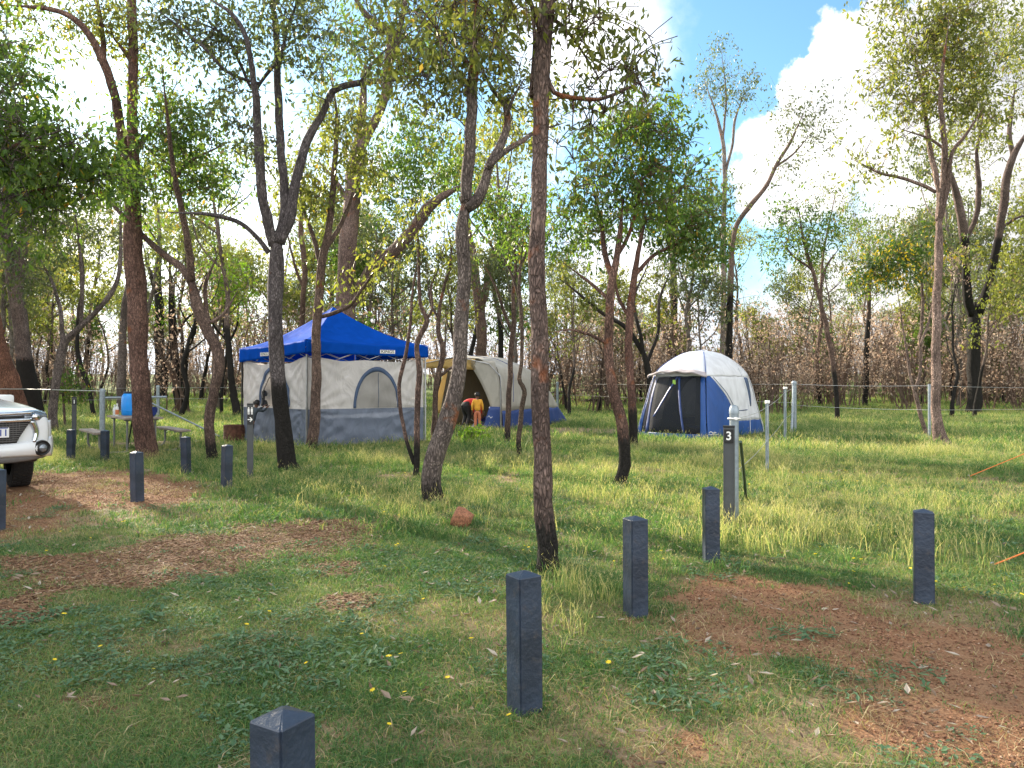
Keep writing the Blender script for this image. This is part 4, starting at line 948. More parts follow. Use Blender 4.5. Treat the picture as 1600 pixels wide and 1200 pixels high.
# ------------------------------------------------------------------ car
def car():
    th = R(56); C0 = Vector((-6.58, 9.40, 0))
    root = empty('parked_car', C0, th, 'white four wheel drive with chrome grille, cut off by the left edge', 'car')
    S = [(0., .74, .50, .90, .97, .60), (.02, .80, .48, .97, 1.03, .68), (.14, .87, .46, 1.02, 1.08, .72), (.35, .90, .46, 1.05, 1.12, .72), (.8, .925, .46, 1.09, 1.18, .74), (1.3, .925, .46, 1.12, 1.22, .72),
         (1.45, .92, .46, 1.12, 1.28, .68), (2.05, .92, .46, 1.13, 1.76, .60), (2.7, .92, .46, 1.14, 1.82, .60), (4.2, .91, .46, 1.15, 1.79, .58), (4.62, .86, .48, 1.12, 1.45, .58), (4.75, .8, .52, 1.0, 1.1, .55)]
    V = []; n = None
    def sec(y, hw, zb, zl, zt, rh):
        half = [(0, zb), (hw*.85, zb), (hw*.97, zb+.06), (hw, zb+.22), (hw, zl-.16), (hw*.985, zl-.05), (hw*.95, zl), (rh+.02, zt-.05*min(1, (zt-zl)*2)), (rh-.06, zt-.012), (rh*.5, zt+.008), (0, zt+.012)]
        r = [(x, y, z) for x, z in half]; return r+[(-x, y, z) for x, z in half[-2:0:-1]]
    for s in S: q = sec(*s); n = len(q); V += q
    Fc = [(i*n+k, (i+1)*n+k, (i+1)*n+(k+1) % n, i*n+(k+1) % n) for i in range(len(S)-1) for k in range(n)]+[tuple(range(n)), tuple(range((len(S)-1)*n, len(S)*n))[::-1]]
    # dark wheel housings let into the flanks
    body = MB().add(V, Fc).build('body', MT['car_paint'], root, True)
    sb = body.modifiers.new('sub', 'SUBSURF'); sb.levels = 2; sb.render_levels = 2
    # bonnet shut line and power ridges
    def onhood(x, y): 
        for a, b_ in zip(S[:-1], S[1:]):
            if a[0] <= y <= b_[0]: k = (y-a[0])/(b_[0]-a[0]); zt = a[4]*(1-k)+b_[4]*k; return Vector((x, y, zt+.004-.03*(x/.7)**2))
    m = MB()
    for sx in (-1, 1): m.tube([onhood(sx*x, y)+Vector((0, 0, .001)) for x, y in ((.34, .12), (.46, .4), (.52, .8), (.55, 1.25))], .009, 6)
    m.build('bonnet_ridge', MT['car_paint'], root, True)
    # glass
    m = MB()
    m.add([(-.66, 1.47, 1.26), (.66, 1.47, 1.26), (.575, 2.02, 1.735), (-.575, 2.02, 1.735)], [(0, 1, 2, 3)]); m.build('windscreen', MT['car_glass'], root, False, .03)
    for sx in (-1, 1):
        MB().add([(sx*.90, 1.75, 1.17), (sx*.905, 2.6, 1.18), (sx*.66, 2.6, 1.72), (sx*.68, 2.12, 1.68)], [(0, 1, 2, 3)]).build('side_window', MT['car_glass'], root, False, .04)
        MB().add([(sx*.905, 2.68, 1.18), (sx*.90, 3.9, 1.19), (sx*.65, 3.9, 1.68), (sx*.66, 2.68, 1.72)], [(0, 1, 2, 3)]).build('side_window', MT['car_glass'], root, False, .04)
        mm = MB().box((sx*1.03, 1.85, 1.18), (.22, .10, .16), bev=.04).build('wing_mirror', MT['car_paint'], root, True)
        MB().box((sx*.92, 1.87, 1.13), (.10, .06, .05), bev=.01).build('mirror_arm', MT['black_plastic'], mm)
        for y, w in ((.88, 1), (3.65, 1)):
            MB().tube([Vector((sx*.915, y+.49*math.cos(a_), .47+.46*math.sin(a_))) for a_ in np.linspace(.15, 2.99, 20)], .03, 6).build('wheel_arch', MT['black_plastic'], root, True)
    # wheels
    for sx in (-1, 1):
        for y in (.88, 3.65):
            st = R(0)
            pass
            m = MB().lathe([(.25, -.115), (.34, -.130), (.385, -.115), (.40, -.08), (.405, 0), (.40, .08), (.385, .115), (.34, .130), (.25, .115)], (0, 0, 0), 40, 'x')
            for k in range(40):      # tread blocks
                a = k*6.283/40
                for q, off in ((-.085, 0), (-.03, .5), (.03, 0), (.085, .5)):
                    aa = a+off*6.283/40; m.box((q, .405*math.cos(aa), .405*math.sin(aa)), (.048, .040, .018), Matrix.Rotation(aa-math.pi/2, 3, 'X'))
            ty = m.build('wheel', MT['tyre'], root, False); ty.location = (sx*.80, y, .41)
            if y < 1: ty.rotation_euler = (0, 0, R(-14))
            r_ = MB().lathe([(.001, sx*.06), (.05, sx*.075), (.06, sx*.05), (.22, sx*.06), (.25, sx*.11), (.26, sx*.0), (.001, sx*-.02)], (0, 0, 0), 28, 'x')
            for k in range(6): a = k*1.047; r_.box((sx*.075, .14*math.cos(a), .14*math.sin(a)), (.03, .20, .045), Matrix.Rotation(a, 3, 'X'), .006)
            r_.build('rim', MT['rim'], ty, True)
    # dark housing behind the front wheels / under tray
    MB().box((0, 2.3, .44), (1.5, 4.2, .12), bev=.03).build('under_tray', MT['black_plastic'], root)
    # face: helper on the curved front; x lateral, returns y of the nose at x
    def fy(x): return .015+.17*(abs(x)/.86)**5
    def ribbon(name, mt, x0, x1, zf, th_, out=.035, n=24, dep=.02, z2=None):
        def fn(u, v):
            x = x0+(x1-x0)*u; z = zf(x)+(th_(x) if callable(th_) else th_)*(v-.5); return Vector((x, fy(x)-out-dep*math.sin(math.pi*v), z))
        return MB().grid(fn, n, 6).build(name, MT[mt], root, True, .012)
    # bumper shell
    ribbon('bumper', 'car_paint', -.92, .92, lambda x: .565+.02*(abs(x)/.9)**2, lambda x: .17+.10*(abs(x)/.9)**3, .05, 40, .04)
    ribbon('skid_plate', 'grey_plastic', -.80, .80, lambda x: .455+.045*(abs(x)/.8)**3, .10, .03, 30, .015)
    # grille opening
    def gr(u, v):
        z = .66+.27*v; w = .39+.17*v**1.2; x = -w+2*w*u; return Vector((x, fy(x)-.055, z))
    g = MB().grid(gr, 30, 10).build('grille', MT['black_plastic'], root, True, .01)
    m = MB()
    for k in range(9):
        z = .685+.027*k; w = .39+.17*((z-.66)/.27)**1.2; m.tube([Vector((x, fy(x)-.065, z)) for x in np.linspace(-w, w, 21)], .0055, 4)
    for x in np.linspace(-.42, .42, 23): z0 = .67 if abs(x) < .34 else .67+.27*max(0, (abs(x)-.34)/.16)**.83; m.tube([Vector((x, fy(x)-.064, z0)), Vector((x, fy(x)-.064, .92))], .003, 4)
    m.build('grille_mesh', MT['grey_plastic'], g)
    ribbon('chrome_bar', 'chrome', -.56, .56, lambda x: .945+.012*abs(x), .045, .075, 30, .015); ribbon('chrome_bar', 'chrome', -.60, .60, lambda x: 1.025+.02*(abs(x)/.7), .035, .05, 30, .012)
    ribbon('grille_band', 'black_plastic', -.60, .60, lambda x: .985+.02*abs(x), .03, .055, 30, .004)
    for sx in (-1, 1):
        hl = MB()
        def fh(u, v):
            x = .48+.33*u; z = .925+.03*u+(.13+.02*math.sin(math.pi*u)-.05*u)*(v); return Vector((sx*x, fy(x)-.06-.025*math.sin(math.pi*v)+.02*u+.05*v, z))
        hl.grid(fh, 12, 6); h_ = hl.build('headlight', MT['lamp_glass'], root, True, .02)
        MB().lathe([(.001, -.02), (.035, -.012), (.045, 0), (.04, .03)], (sx*.62, fy(.62)-.085, .985), 18, 'y').build('headlight_lens', MT['chrome'], h_, True)
        # chrome blade sweeping down from the lamp
        def bl(u, v):
            z = .93-.27*u; xc = .585+.045*math.sin(math.pi*u)+.02*u; w = .085*(1-.35*u); x = xc-w/2+w*v; return Vector((sx*x, fy(x)-.058-.02*math.sin(math.pi*v), z))
        MB().grid(bl, 14, 6).build('chrome_blade', MT['chrome'], root, True, .012)
        # outer white cheek
        def ck(u, v):
            x = .65+.25*u; z = .62+.31*v; return Vector((sx*x, fy(x)-.035-.02*math.sin(math.pi*v), z))
        MB().grid(ck, 10, 10).build('bumper_cheek', MT['car_paint'], root, True, .012)
        fg = MB().lathe([(.0, -.02), (.055, -.012), (.075, .004), (.095, -.012), (.105, .02)], (sx*.70, fy(.70)-.115, .575), 22, 'y').build('fog_lamp', MT['black_plastic'], root, True)
        MB().lathe([(.001, -.034), (.03, -.030), (.048, -.018), (.05, .0)], (sx*.70, fy(.70)-.116, .575), 18, 'y').build('fog_lens', MT['lamp_glass'], fg, True)
    pl = MB().box((.10, fy(.1)-.095, .80), (.372, .008, .125), bev=.004).build('number_plate', MT['plate_white'], root)
    text_obj('11', .115, 'plate_blue', pl, (.275, fy(.1)-.0995, .795), (R(90), 0, 0), .0006, 'lettering', .002, 'RIGHT')
    MB().box((.10, fy(.1)-.0995, .856), (.34, .0015, .010)).build('plate_band', MT['plate_blue'], pl)
    f = C0+Vector((0, 0, 0)); c, s = math.cos(th), math.sin(th)
    QUADS.append([tuple((f+Vector((c*x-s*y, s*x+c*y, 0))).xy) for x, y in ((-.9, .2), (.9, .2), (.9, 4.6), (-.9, 4.6))])
car()
# ------------------------------------------------------------------ picnic table and things on it
def picnic():
    C0 = P(210, 704, 16.4); C0.z = 0; th = R(-52)      # long axis direction (near end to the right)
    root = empty('picnic_table', C0, th, 'steel framed picnic table with weathered plank top and two benches', 'table')
    LX = .95
    m = MB()
    for k in range(3): m.box((0, -.25+.25*k, .72), (2*LX, .235, .04), bev=.006)
    m.build('table_top', MT['table_wood'], root)
    for s in (-1, 1):
        m = MB()
        for k in (0,): m.box((0, s*.78, .44), (2*LX, .27, .04), bev=.006)
        m.build('bench', MT['table_wood'], root)
    for sx in (-1, 1):
        m = MB(); x = sx*.66
        pts = [(x, -.78, .42), (x, -.78, .16), (x, -.74, .06), (x, -.64, .025), (x, .64, .025), (x, .74, .06), (x, .78, .16), (x, .78, .42)]
        m.tube([Vector(p) for p in pts], .024, 8); m.tube([Vector((x, -.27, .03)), Vector((x, -.27, .70))], .022, 8); m.tube([Vector((x, .27, .03)), Vector((x, .27, .70))], .022, 8)
        m.box((x, 0, .685), (.05, .66, .035)); 
        for s in (-1, 1): m.box((x, s*.78, .41), (.05, .26, .03), bev=.01)
        m.build('leg_frame', MT['steel_dull'], root, True)
        MB().tube([Vector((x, 0, .03)), Vector((x*.25, 0, .69))], .016, 7).build('brace', MT['black_metal'], root)
    def onto(px, dz=0.):
        "point on the table top seen at column px, along the axis"
        return lambda a, b_: C0+Vector((math.cos(th)*a-math.sin(th)*b_, math.sin(th)*a+math.cos(th)*b_, .742))
    w = onto(0)
    # drum
    p = w(-.56, .03); o = MB().lathe([(.001, 0), (.155, 0), (.17, .02), (.178, .10), (.182, .22), (.178, .36), (.165, .43), (.135, .475), (.12, .485), (.12, .50), (.001, .50)], n=36)
    dr = empty('water_drum', p, .4, 'bright blue plastic drum with dark lid standing on the picnic table', 'drum'); o.build('body', MT['drum_blue'], dr, True)
    MB().lathe([(.001, .53), (.12, .53), (.135, .52), (.137, .49), (.12, .485)], n=36).build('lid', MT['drum_lid'], dr, True)
    MB().lathe([(.180, .10), (.186, .11), (.180, .12)], n=36).build('band', MT['drum_blue'], dr, True)
    def bottle(a, b_, lab, lm, h=.20):
        p = w(a, b_); bo = empty('bottle', p, 0, lab, 'bottle')
        MB().lathe([(.001, 0), (.034, 0), (.037, .01), (.037, h*.55), (.03, h*.68), (.014, h*.80), (.013, h*.9), (.001, h*.9)], n=20).build('glass', MT['bottle_clear'], bo, True)
        MB().lathe([(.001, h*1.0), (.016, h*1.0), (.017, h*.88), (.014, h*.86)], n=14).build('cap', MT['white_paint'], bo, True)
        if lm: MB().lathe([(.0375, h*.12), (.0385, h*.13), (.0385, h*.5), (.0375, h*.51)], n=20).build('label_band', MT[lm], bo, True)
    bottle(-.62, -.27, 'clear bottle without label at the far left corner of the picnic table', None, .24)
    bottle(-.30, -.28, 'bottle with orange label standing in front of the blue drum', 'label_orange', .27)
    p = w(.58, .12); bg = empty('carry_bag', p+Vector((0, 0, .0)), -.3, 'dark blue and white soft cooler bag slumped on the table end', 'bag')
    V = []; m = MB()
    def fb(u, v):
        a = v*6.283; r_ = .115*(1+.1*math.sin(3*a)); return Vector((-.20+.40*u, r_*math.cos(a)*(1-.25*abs(2*u-1)**4), .118+r_*math.sin(a)*(1-.2*abs(2*u-1)**4)+.02*math.sin(u*7)))
    m.grid(fb, 14, 20); m.add([fb(0, k/20) for k in range(20)], [tuple(range(20))]); m.add([fb(1, k/20) for k in range(20)], [tuple(range(20))]); m.build('bag_body', MT['bag_blue'], bg, True)
    MB().grid(lambda u, v: (lambda q: q+Vector((0, (q.y)*.03, (q.z-.118)*.03)))(fb(.35+.25*u, v)), 3, 20).build('pale_panel', MT['bag_white'], bg, True)
    MB().tube([Vector((-.1, 0, .23)), Vector((-.05, 0, .29)), Vector((.05, 0, .29)), Vector((.1, 0, .23))], .008, 5).build('handle', MT['drum_lid'], bg)
mat('steel_dull', (.20, .205, .20), .5, .5, dirt=.3)
picnic()
# fire ring
p = P(368, 689, gd(690)+.1); fr = empty('fire_drum', (p.x, p.y, 0), 0, 'rusty cut down steel fire drum on the ground left of the gazebo', 'fire drum')
MB().lathe([(.01, .02), (.27, .02), (.27, .0), (.285, .0), (.285, .12), (.293, .125), (.285, .13), (.285, .26), (.293, .265), (.285, .27), (.287, .40), (.297, .405), (.287, .415), (.272, .40), (.272, .05)], n=36).build('shell', MT['rust'], fr, True)
MB().lathe([(.001, .13), (.15, .16), (.27, .10)], n=20).build('ash', MT['char_wood'], fr, True)
# rock
def rock(px, py, s, lab):
    bm = bmesh.new(); bmesh.ops.create_icosphere(bm, subdivisions=3, radius=1); rr = np.random.default_rng(5); dirs = rr.normal(size=(14, 3)); dirs /= np.linalg.norm(dirs, axis=1)[:, None]
    for v in bm.verts:
        k = min(1., min((.58+.10*(j % 4))/max(.2, abs(float(np.dot(dirs[j], v.co)))) for j in range(14)))
        v.co = v.co*k*(1+.03*math.sin(v.co.x*9)*math.cos(v.co.y*11)); v.co.z *= .85
    me = bpy.data.meshes.new('rock'); bm.to_mesh(me); bm.free(); me.materials.append(MT['rock']); d = gd(py); p = P(px, py, d); o = bpy.data.objects.new('rock', me); link(o); o.location = (p.x, p.y, s*.55); o.scale = (s*1.35, s*1.2, s*1.3); o.rotation_euler = (.2, .1, 1)
    tag(o, lab, 'rock')
rock(722, 823, .13, 'red brown rock lying in the grass right of the leaning trunk')
# orange guy ropes
for (a, b_, lab) in (((1515, 747, 13.0, .04), (1680, 672, 12.2), 'upper orange guy rope pegged in the grass at the right edge'), ((1553, 888, 5.8, .03), (1700, 815, 5.6), 'lower orange guy rope pegged beside the rightmost bollard')):
    d = gd(a[1]); p = P(a[0], a[1], d); p.z = .03; q = P(b_[0], b_[1], d-.4); g_ = empty('guy_rope', (p.x, p.y, 0), 0, lab, 'rope')
    MB().tube([p-g_.location, (p+q)/2-g_.location-Vector((0, 0, .02)), q-g_.location], .006, 6).build('cord', MT['rope_orange'], g_)
    MB().tube([Vector((.02, 0, -.1)), Vector((-.01, 0, .05)), Vector((-.03, 0, .04))], .005, 6).build('peg', MT['steel'], g_)
# ------------------------------------------------------------------ people
def skin(name, chain, matn, parent, sub=1, root=0):
    "chain: (verts [(x,y,z,r)], edges)"
    vs, es = chain; me = bpy.data.meshes.new(name); me.from_pydata([v[:3] for v in vs], es, []); o = bpy.data.objects.new(name, me); COL.objects.link(o)
    o.modifiers.new('skin', 'SKIN'); sv = me.skin_vertices[0].data
    for k, v in enumerate(vs): r_ = v[3]; sv[k].radius = (r_, v[4] if len(v) > 4 else r_); sv[k].use_root = (k == root)
    o.modifiers['skin'].use_smooth_shade = True
    s = o.modifiers.new('sub', 'SUBSURF'); s.levels = sub; s.render_levels = sub
    dg = bpy.context.evaluated_depsgraph_get(); m2 = bpy.data.meshes.new_from_object(o.evaluated_get(dg)); bpy.data.objects.remove(o)
    m2.name = name; m2.materials.clear(); m2.materials.append(MT[matn]); m2.polygons.foreach_set('use_smooth', [True]*len(m2.polygons))
    q = bpy.data.objects.new(name, m2); link(q, parent); return q
def person(loc, rz, h, label, skinm, hairm, shirtm, trm, shoem, J, sleeve=1.0):
    """J: joints in units of height, person faces -y. keys pelvis, chest, neck, head, and per side (l, r): shoulder, elbow, wrist, hip, knee, ankle"""
    root = empty('person', loc, rz, label, 'person'); g = {k: Vector(v)*h for k, v in J.items()}
    V = []; E = []
    def add(p, r_, par=None, r2=None):
        V.append((p.x, p.y, p.z, r_*h, (r2 or r_)*h)); 
        if par is not None: E.append((par, len(V)-1))
        return len(V)-1
    pe = add(g['pelvis'], .075, None, .062); wa = add(g['pelvis'].lerp(g['chest'], .5), .066, pe, .055); ch = add(g['chest'], .080, wa, .060); ne = add(g['neck'], .030, ch)
    up = (g['head']-g['neck']).normalized(); hd = g['head']; h1 = add(hd-up*.035*h, .050, ne); h2 = add(hd+up*.015*h, .060, h1); h3 = add(hd+up*.055*h, .046, h2)
    fw = Vector(J.get('face', (0, -1, 0))).normalized()
    add(hd-up*.008*h+fw*.066*h, .010, h2)
    for s in 'lr':
        sh = add(g['shoulder_'+s], .030, ch); el = add(g['elbow_'+s], .024, sh); wr = add(g['wrist_'+s], .016, el)
        dv = (g['wrist_'+s]-g['elbow_'+s]).normalized(); pa = add(g['wrist_'+s]+dv*.035*h, .018, wr, .012)
        sdv = dv.cross(Vector((0, 0, 1))) if abs(dv.z) < .8 else Vector((1, 0, 0)); sdv.normalize()
        for k in range(4): a = add(g['wrist_'+s]+dv*(.065+.006*(k in (1, 2)))*h+sdv*(k-1.5)*.012*h+Vector((0, 0, -.004*h)), .0055, pa); add(Vector(V[a][:3])+dv*.022*h+Vector((0, 0, -.008*h)), .0045, a)
        t_ = add(g['wrist_'+s]+dv*.03*h+sdv*-.026*h, .006, wr); add(Vector(V[t_][:3])+dv*.02*h, .005, t_)
        hi = add(g['hip_'+s], .050, pe); kn = add(g['knee_'+s], .034, hi); an = add(g['ankle_'+s], .022, kn); add(g['ankle_'+s]+fw*Vector((1, 1, 0))*.06*h+Vector((0, 0, -.02*h)), .02, an)
    skin('body', (V, E), skinm, root, 2)
    # shirt
    V = []; E = []; pe = add(g['pelvis'].lerp(g['chest'], -.10), .098, None, .086); wa = add(g['pelvis'].lerp(g['chest'], .5), .090, pe, .076); ch = add(g['chest'], .092, wa, .070); add(g['chest'].lerp(g['neck'], .7), .045, ch)
    for s in 'lr': sh = add(g['shoulder_'+s], .042, ch); el = add(g['elbow_'+s], .036, sh); add(g['elbow_'+s].lerp(g['wrist_'+s], .85*sleeve), .026, el)
    skin('shirt', (V, E), shirtm, root, 2)
    V = []; E = []; wa = add(g['pelvis'].lerp(g['chest'], .22), .088, None, .076); pe = add(g['pelvis'], .096, wa, .082)
    for s in 'lr': hi = add(g['hip_'+s], .066, pe); kn = add(g['knee_'+s], .044, hi); add(g['ankle_'+s]+Vector((0, 0, .02*h)), .034, kn)
    skin('trousers', (V, E), trm, root, 2)
    for s in 'lr':
        V = []; E = []; a = add(g['ankle_'+s]+Vector((0, 0, -.012*h)), .026); b_ = add(g['ankle_'+s]+Vector((fw.x, fw.y, 0))*.045*h+Vector((0, 0, -.022*h)), .022, a); add(g['ankle_'+s]+Vector((fw.x, fw.y, 0))*.08*h+Vector((0, 0, -.026*h)), .017, b_)
        skin('shoe', (V, E), shoem, root, 1)
    bk = -fw; V = []; E = []; a = add(hd+up*.018*h+bk*.020*h, .057); b_ = 0
    bm = bmesh.new(); bmesh.ops.create_icosphere(bm, subdivisions=3, radius=1); kill = []
    for v in bm.verts:
        u_, f_ = v.co.dot(up), v.co.dot(fw)
        if f_ > .35 and u_ < .35 or u_ < -.62: kill.append(v)
        v.co = v.co*.073*h*(1+.05*math.sin(v.co.x*13+v.co.z*9))+up*v.co.dot(up)*.008*h+hd+up*.012*h+bk*.012*h
    bmesh.ops.delete(bm, geom=kill, context='VERTS'); me = bpy.data.meshes.new('hair'); bm.to_mesh(me); bm.free(); me.materials.append(MT[hairm]); me.polygons.foreach_set('use_smooth', [True]*len(me.polygons)); link(bpy.data.objects.new('hair', me), root)
    return root
stand = dict(pelvis=(0, 0, .50), chest=(0, 0, .72), neck=(0, 0, .83), head=(0, -.005, .92), shoulder_l=(.10, 0, .78), elbow_l=(.135, .01, .63), wrist_l=(.14, -.03, .49), shoulder_r=(-.10, 0, .78), elbow_r=(-.135, .01, .63), wrist_r=(-.14, -.03, .49),
             hip_l=(.05, 0, .47), knee_l=(.055, -.01, .26), ankle_l=(.055, .01, .045), hip_r=(-.05, 0, .47), knee_r=(-.055, -.01, .26), ankle_r=(-.055, .01, .045))
# child in yellow, back to the camera
p = P(746, 671, gd(671)-.2); person((p.x, p.y, 0), R(180), 1.20, 'small child in yellow top and salmon trousers seen from behind at the beige tent', 'skin_brown', 'hair_black', 'shirt_yellow', 'trousers_salmon', 'shoe_blue', dict(stand, face=(0, -1, 0)))
# person in red bending forward
bend = dict(pelvis=(0, .02, .50), chest=(.02, -.20, .58), neck=(.02, -.30, .56), head=(.02, -.375, .52), face=(0, -.5, -.85), shoulder_l=(.11, -.24, .57), elbow_l=(.13, -.28, .42), wrist_l=(.10, -.36, .29), shoulder_r=(-.09, -.24, .57), elbow_r=(-.13, -.28, .42), wrist_r=(-.08, -.36, .29),
            hip_l=(.055, .02, .47), knee_l=(.065, -.05, .26), ankle_l=(.06, .03, .045), hip_r=(-.055, .02, .47), knee_r=(-.065, -.04, .26), ankle_r=(-.06, .03, .045))
p = P(728, 671, gd(671)+.1); person((p.x, p.y, 0), R(135), 1.62, 'person in red shirt and black trousers bending forward into the beige tent', 'skin_brown', 'hair_black', 'shirt_red', 'trousers_black', 'shoe_blue', bend)
# child leaning against the wall tent, arms raised to the window
lean = dict(pelvis=(0, .0, .50), chest=(0, -.07, .71), neck=(0, -.11, .82), head=(0, -.135, .905), face=(.1, -1, .15), shoulder_l=(.09, -.09, .78), elbow_l=(.11, -.22, .76), wrist_l=(.08, -.33, .84), shoulder_r=(-.09, -.10, .78), elbow_r=(-.11, -.23, .74), wrist_r=(-.06, -.34, .82),
            hip_l=(.05, 0, .47), knee_l=(.055, -.05, .26), ankle_l=(.055, -.01, .045), hip_r=(-.05, .0, .47), knee_r=(-.055, .04, .27), ankle_r=(-.055, .10, .06))
A, C_ = GC[0], GC[3]; w = C_.lerp(A, .43); nn = Vector((-.71, -.70, 0)); q = w+nn*.38
person((q.x, q.y, 0), R(-45+180+0), 1.08, 'child in dark top pressing hands on the left wall of the gazebo tent', 'skin_brown', 'hair_black', 'shirt_charcoal', 'trousers_black', 'shoe_blue', lean)
q = Vector((-6.17, 18.82, 0))
person((q.x, q.y, 0), R(-45), 1.28, 'dark haired child inside the tent looking out of its arched window', 'skin_dark', 'hair_black', 'trousers_black', 'trousers_black', 'shoe_blue', dict(stand, face=(0, -1, 0), wrist_l=(.10, -.17, .66), elbow_l=(.13, -.06, .64)))
# camp chair and gear in front of the cabin tent
p = CO+CAX*.6-CSD*.35; g_ = empty('camp_chair', (p.x, p.y, 0), .4, 'low black folding camp chair at the open front of the beige tent', 'chair')
m = MB()
for a, b_ in (((-.25, -.2, 0), (.25, .25, .42)), ((.25, -.2, 0), (-.25, .25, .42)), ((-.25, .25, 0), (-.25, -.2, .55)), ((.25, .25, 0), (.25, -.2, .55)), ((-.25, .25, 0), (-.25, .33, .85)), ((.25, .25, 0), (.25, .33, .85))): m.tube([Vector(a), Vector(b_)], .012, 6)
m.build('frame', MT['steel'], g_); MB().grid(lambda u, v: Vector((-.25+.5*u, -.2+.45*v, .42-.05*math.sin(math.pi*u))), 8, 6).build('seat', MT['tent_dark'], g_, True, .01)
MB().grid(lambda u, v: Vector((-.25+.5*u, .25+.08*v+.04*math.sin(math.pi*u), .42+.43*v)), 8, 6).build('backrest', MT['tent_dark'], g_, True, .01)
for k, (a, b_, s, lab) in enumerate(((.55, .9, 1., 'dark bedding bundle nearest the tent opening'), (1.2, 2.2, 1.2, 'dark bedding bundle deeper inside the beige tent'))):
    p = CO+CAX*b_-CSD*a; o = MB().grid(lambda u, v: Vector((s*(-.4+.8*u), s*(-.3+.6*v), .04+s*.33*(math.sin(math.pi*u)*math.sin(math.pi*v))**.6+.03*math.sin(u*17+v*9))), 20, 14).build('bedding_bundle', MT['bag_blue'], None, True); o.location = (p.x, p.y, 0); tag(o, lab, 'bedding')
# ------------------------------------------------------------------ the trees of the campsite, nearest first
G = 'gum trees around the campsite'
def blobs_line(*a): return list(a)
tree('gum_tree', 'straight red brown trunk with charred base, nearest of all trees, in the middle', 892,
     [[(857, 892, 30), (851, 780, 29), (844, 650, 28), (841, 500, 27), (838, 400, 26), (842, 250, 24), (847, 120, 26), (853, 0, 25), (858, -160, 22), (850, -330, 16), (860, -480, 9)],
      [(853, 112, 8), (866, 145, 8), (900, 153, 7), (938, 155, 6), (975, 140, 5), (1005, 125, 3, .2)], [(850, 20, 8, 0), (880, 40, 6, .1), (910, 80, 4, .2), (935, 120, 3, .2)],
      [(846, 60, 9, 0), (835, 20, 8, -.1), (800, -60, 7, -.3), (740, -100, 6, -.5)], [(856, -150, 10, 0), (930, -230, 8, .3), (1010, -260, 5, .6)], [(856, -200, 10, 0), (760, -280, 8, -.4), (660, -300, 5, -.8)],
      [(838, 90, 8, .1), (831, 150, 8, .3), (835, 60, 7, .2), (828, -10, 6, .3)]],
     [(905, 25, 55, 40, 14), (985, 105, 60, 26, 9, .2), (930, 165, 60, 45, 7, .2), (770, -60, 110, 70, 26, -.4), (900, -330, 300, 120, 60), (880, 240, 45, 60, 4, .6), (740, 20, 95, 50, 14, -.4)],
     (.150, .110, .098), 812, 'leaf_olive', .35, 11, L0=.068, per=26, spread=.16, twig=.006)
tree('gum_tree', 'grey trunk leaning right then bending upright, burnt hollow at its foot', 784,
     [[(676, 784, 30), (673, 745, 29), (684, 700, 29), (701, 650, 28), (713, 600, 24), (720, 500, 21), (724, 420, 20), (722, 360, 20), (728, 315, 20)],
      [(728, 318, 17), (733, 240, 18), (738, 160, 17), (742, 60, 15), (745, -30, 12), (735, -130, 9), (745, -220, 5)],
      [(729, 325, 19), (744, 315, 18), (758, 285, 16), (766, 255, 14), (783, 225, 13), (793, 190, 11), (788, 160, 9), (770, 140, 7), (755, 110, 4)],
      [(762, 262, 8), (790, 235, 9), (815, 220, 8), (838, 205, 6, .5), (870, 195, 4, .8)], [(792, 180, 6), (803, 150, 5), (815, 130, 4)], [(740, 110, 8), (700, 60, 6), (650, 20, 4)]],
     [(690, 60, 80, 70, 26), (640, 110, 50, 50, 12), (760, 60, 70, 60, 18), (700, 150, 60, 40, 10), (800, 130, 40, 35, 9), (730, -90, 160, 80, 40), (850, 170, 40, 35, 7, .8), (610, 30, 40, 40, 9)],
     (.165, .140, .130), 752, 'leaf_olive', .3, 12, L0=.085, per=34, spread=.22, twig=.008)
tree('gum_tree', 'dark trunk with black lower half forking into three limbs before the gazebo left side', 737,
     [[(450, 737, 28), (443, 680, 25), (434, 600, 23), (430, 500, 21), (430, 430, 24), (431, 385, 28)],
      [(428, 385, 16), (418, 345, 16), (408, 290, 15), (403, 200, 13), (396, 130, 10), (385, 60, 8), (360, 20, 7), (330, 0, 4)],
      [(433, 380, 15), (443, 340, 14), (443, 290, 13), (436, 200, 12), (433, 120, 11), (431, 60, 9), (425, -20, 7), (430, -120, 5)],
      [(436, 380, 17), (452, 340, 17), (463, 280, 15), (480, 220, 13), (502, 180, 11), (515, 150, 11), (525, 138, 10), (560, 130, 9), (600, 125, 8), (650, 118, 6)],
      [(433, 95, 6), (412, 120, 6), (395, 140, 5), (375, 100, 5), (350, 55, 4), (300, 30, 3)], [(404, 130, 5), (355, 112, 5), (315, 70, 5), (265, 30, 4)], [(420, 395, 9), (405, 375, 7), (375, 348, 7), (330, 335, 6), (275, 332, 4)],
      [(560, 132, 5), (580, 100, 5), (600, 80, 4)], [(436, 100, 5), (450, 40, 5), (480, -40, 4)]],
     [(330, 60, 60, 55, 22), (390, 30, 60, 50, 18), (470, 60, 60, 60, 18), (545, 80, 50, 40, 9), (420, -80, 160, 70, 44), (360, 150, 55, 40, 11), (480, 30, 70, 40, 14), (280, 20, 45, 35, 11), (500, 130, 35, 30, 5), (395, 210, 50, 40, 9)],
     (.105, .095, .10), 600, 'leaf_grey', .0, 13, L0=.10, per=28, spread=.26)
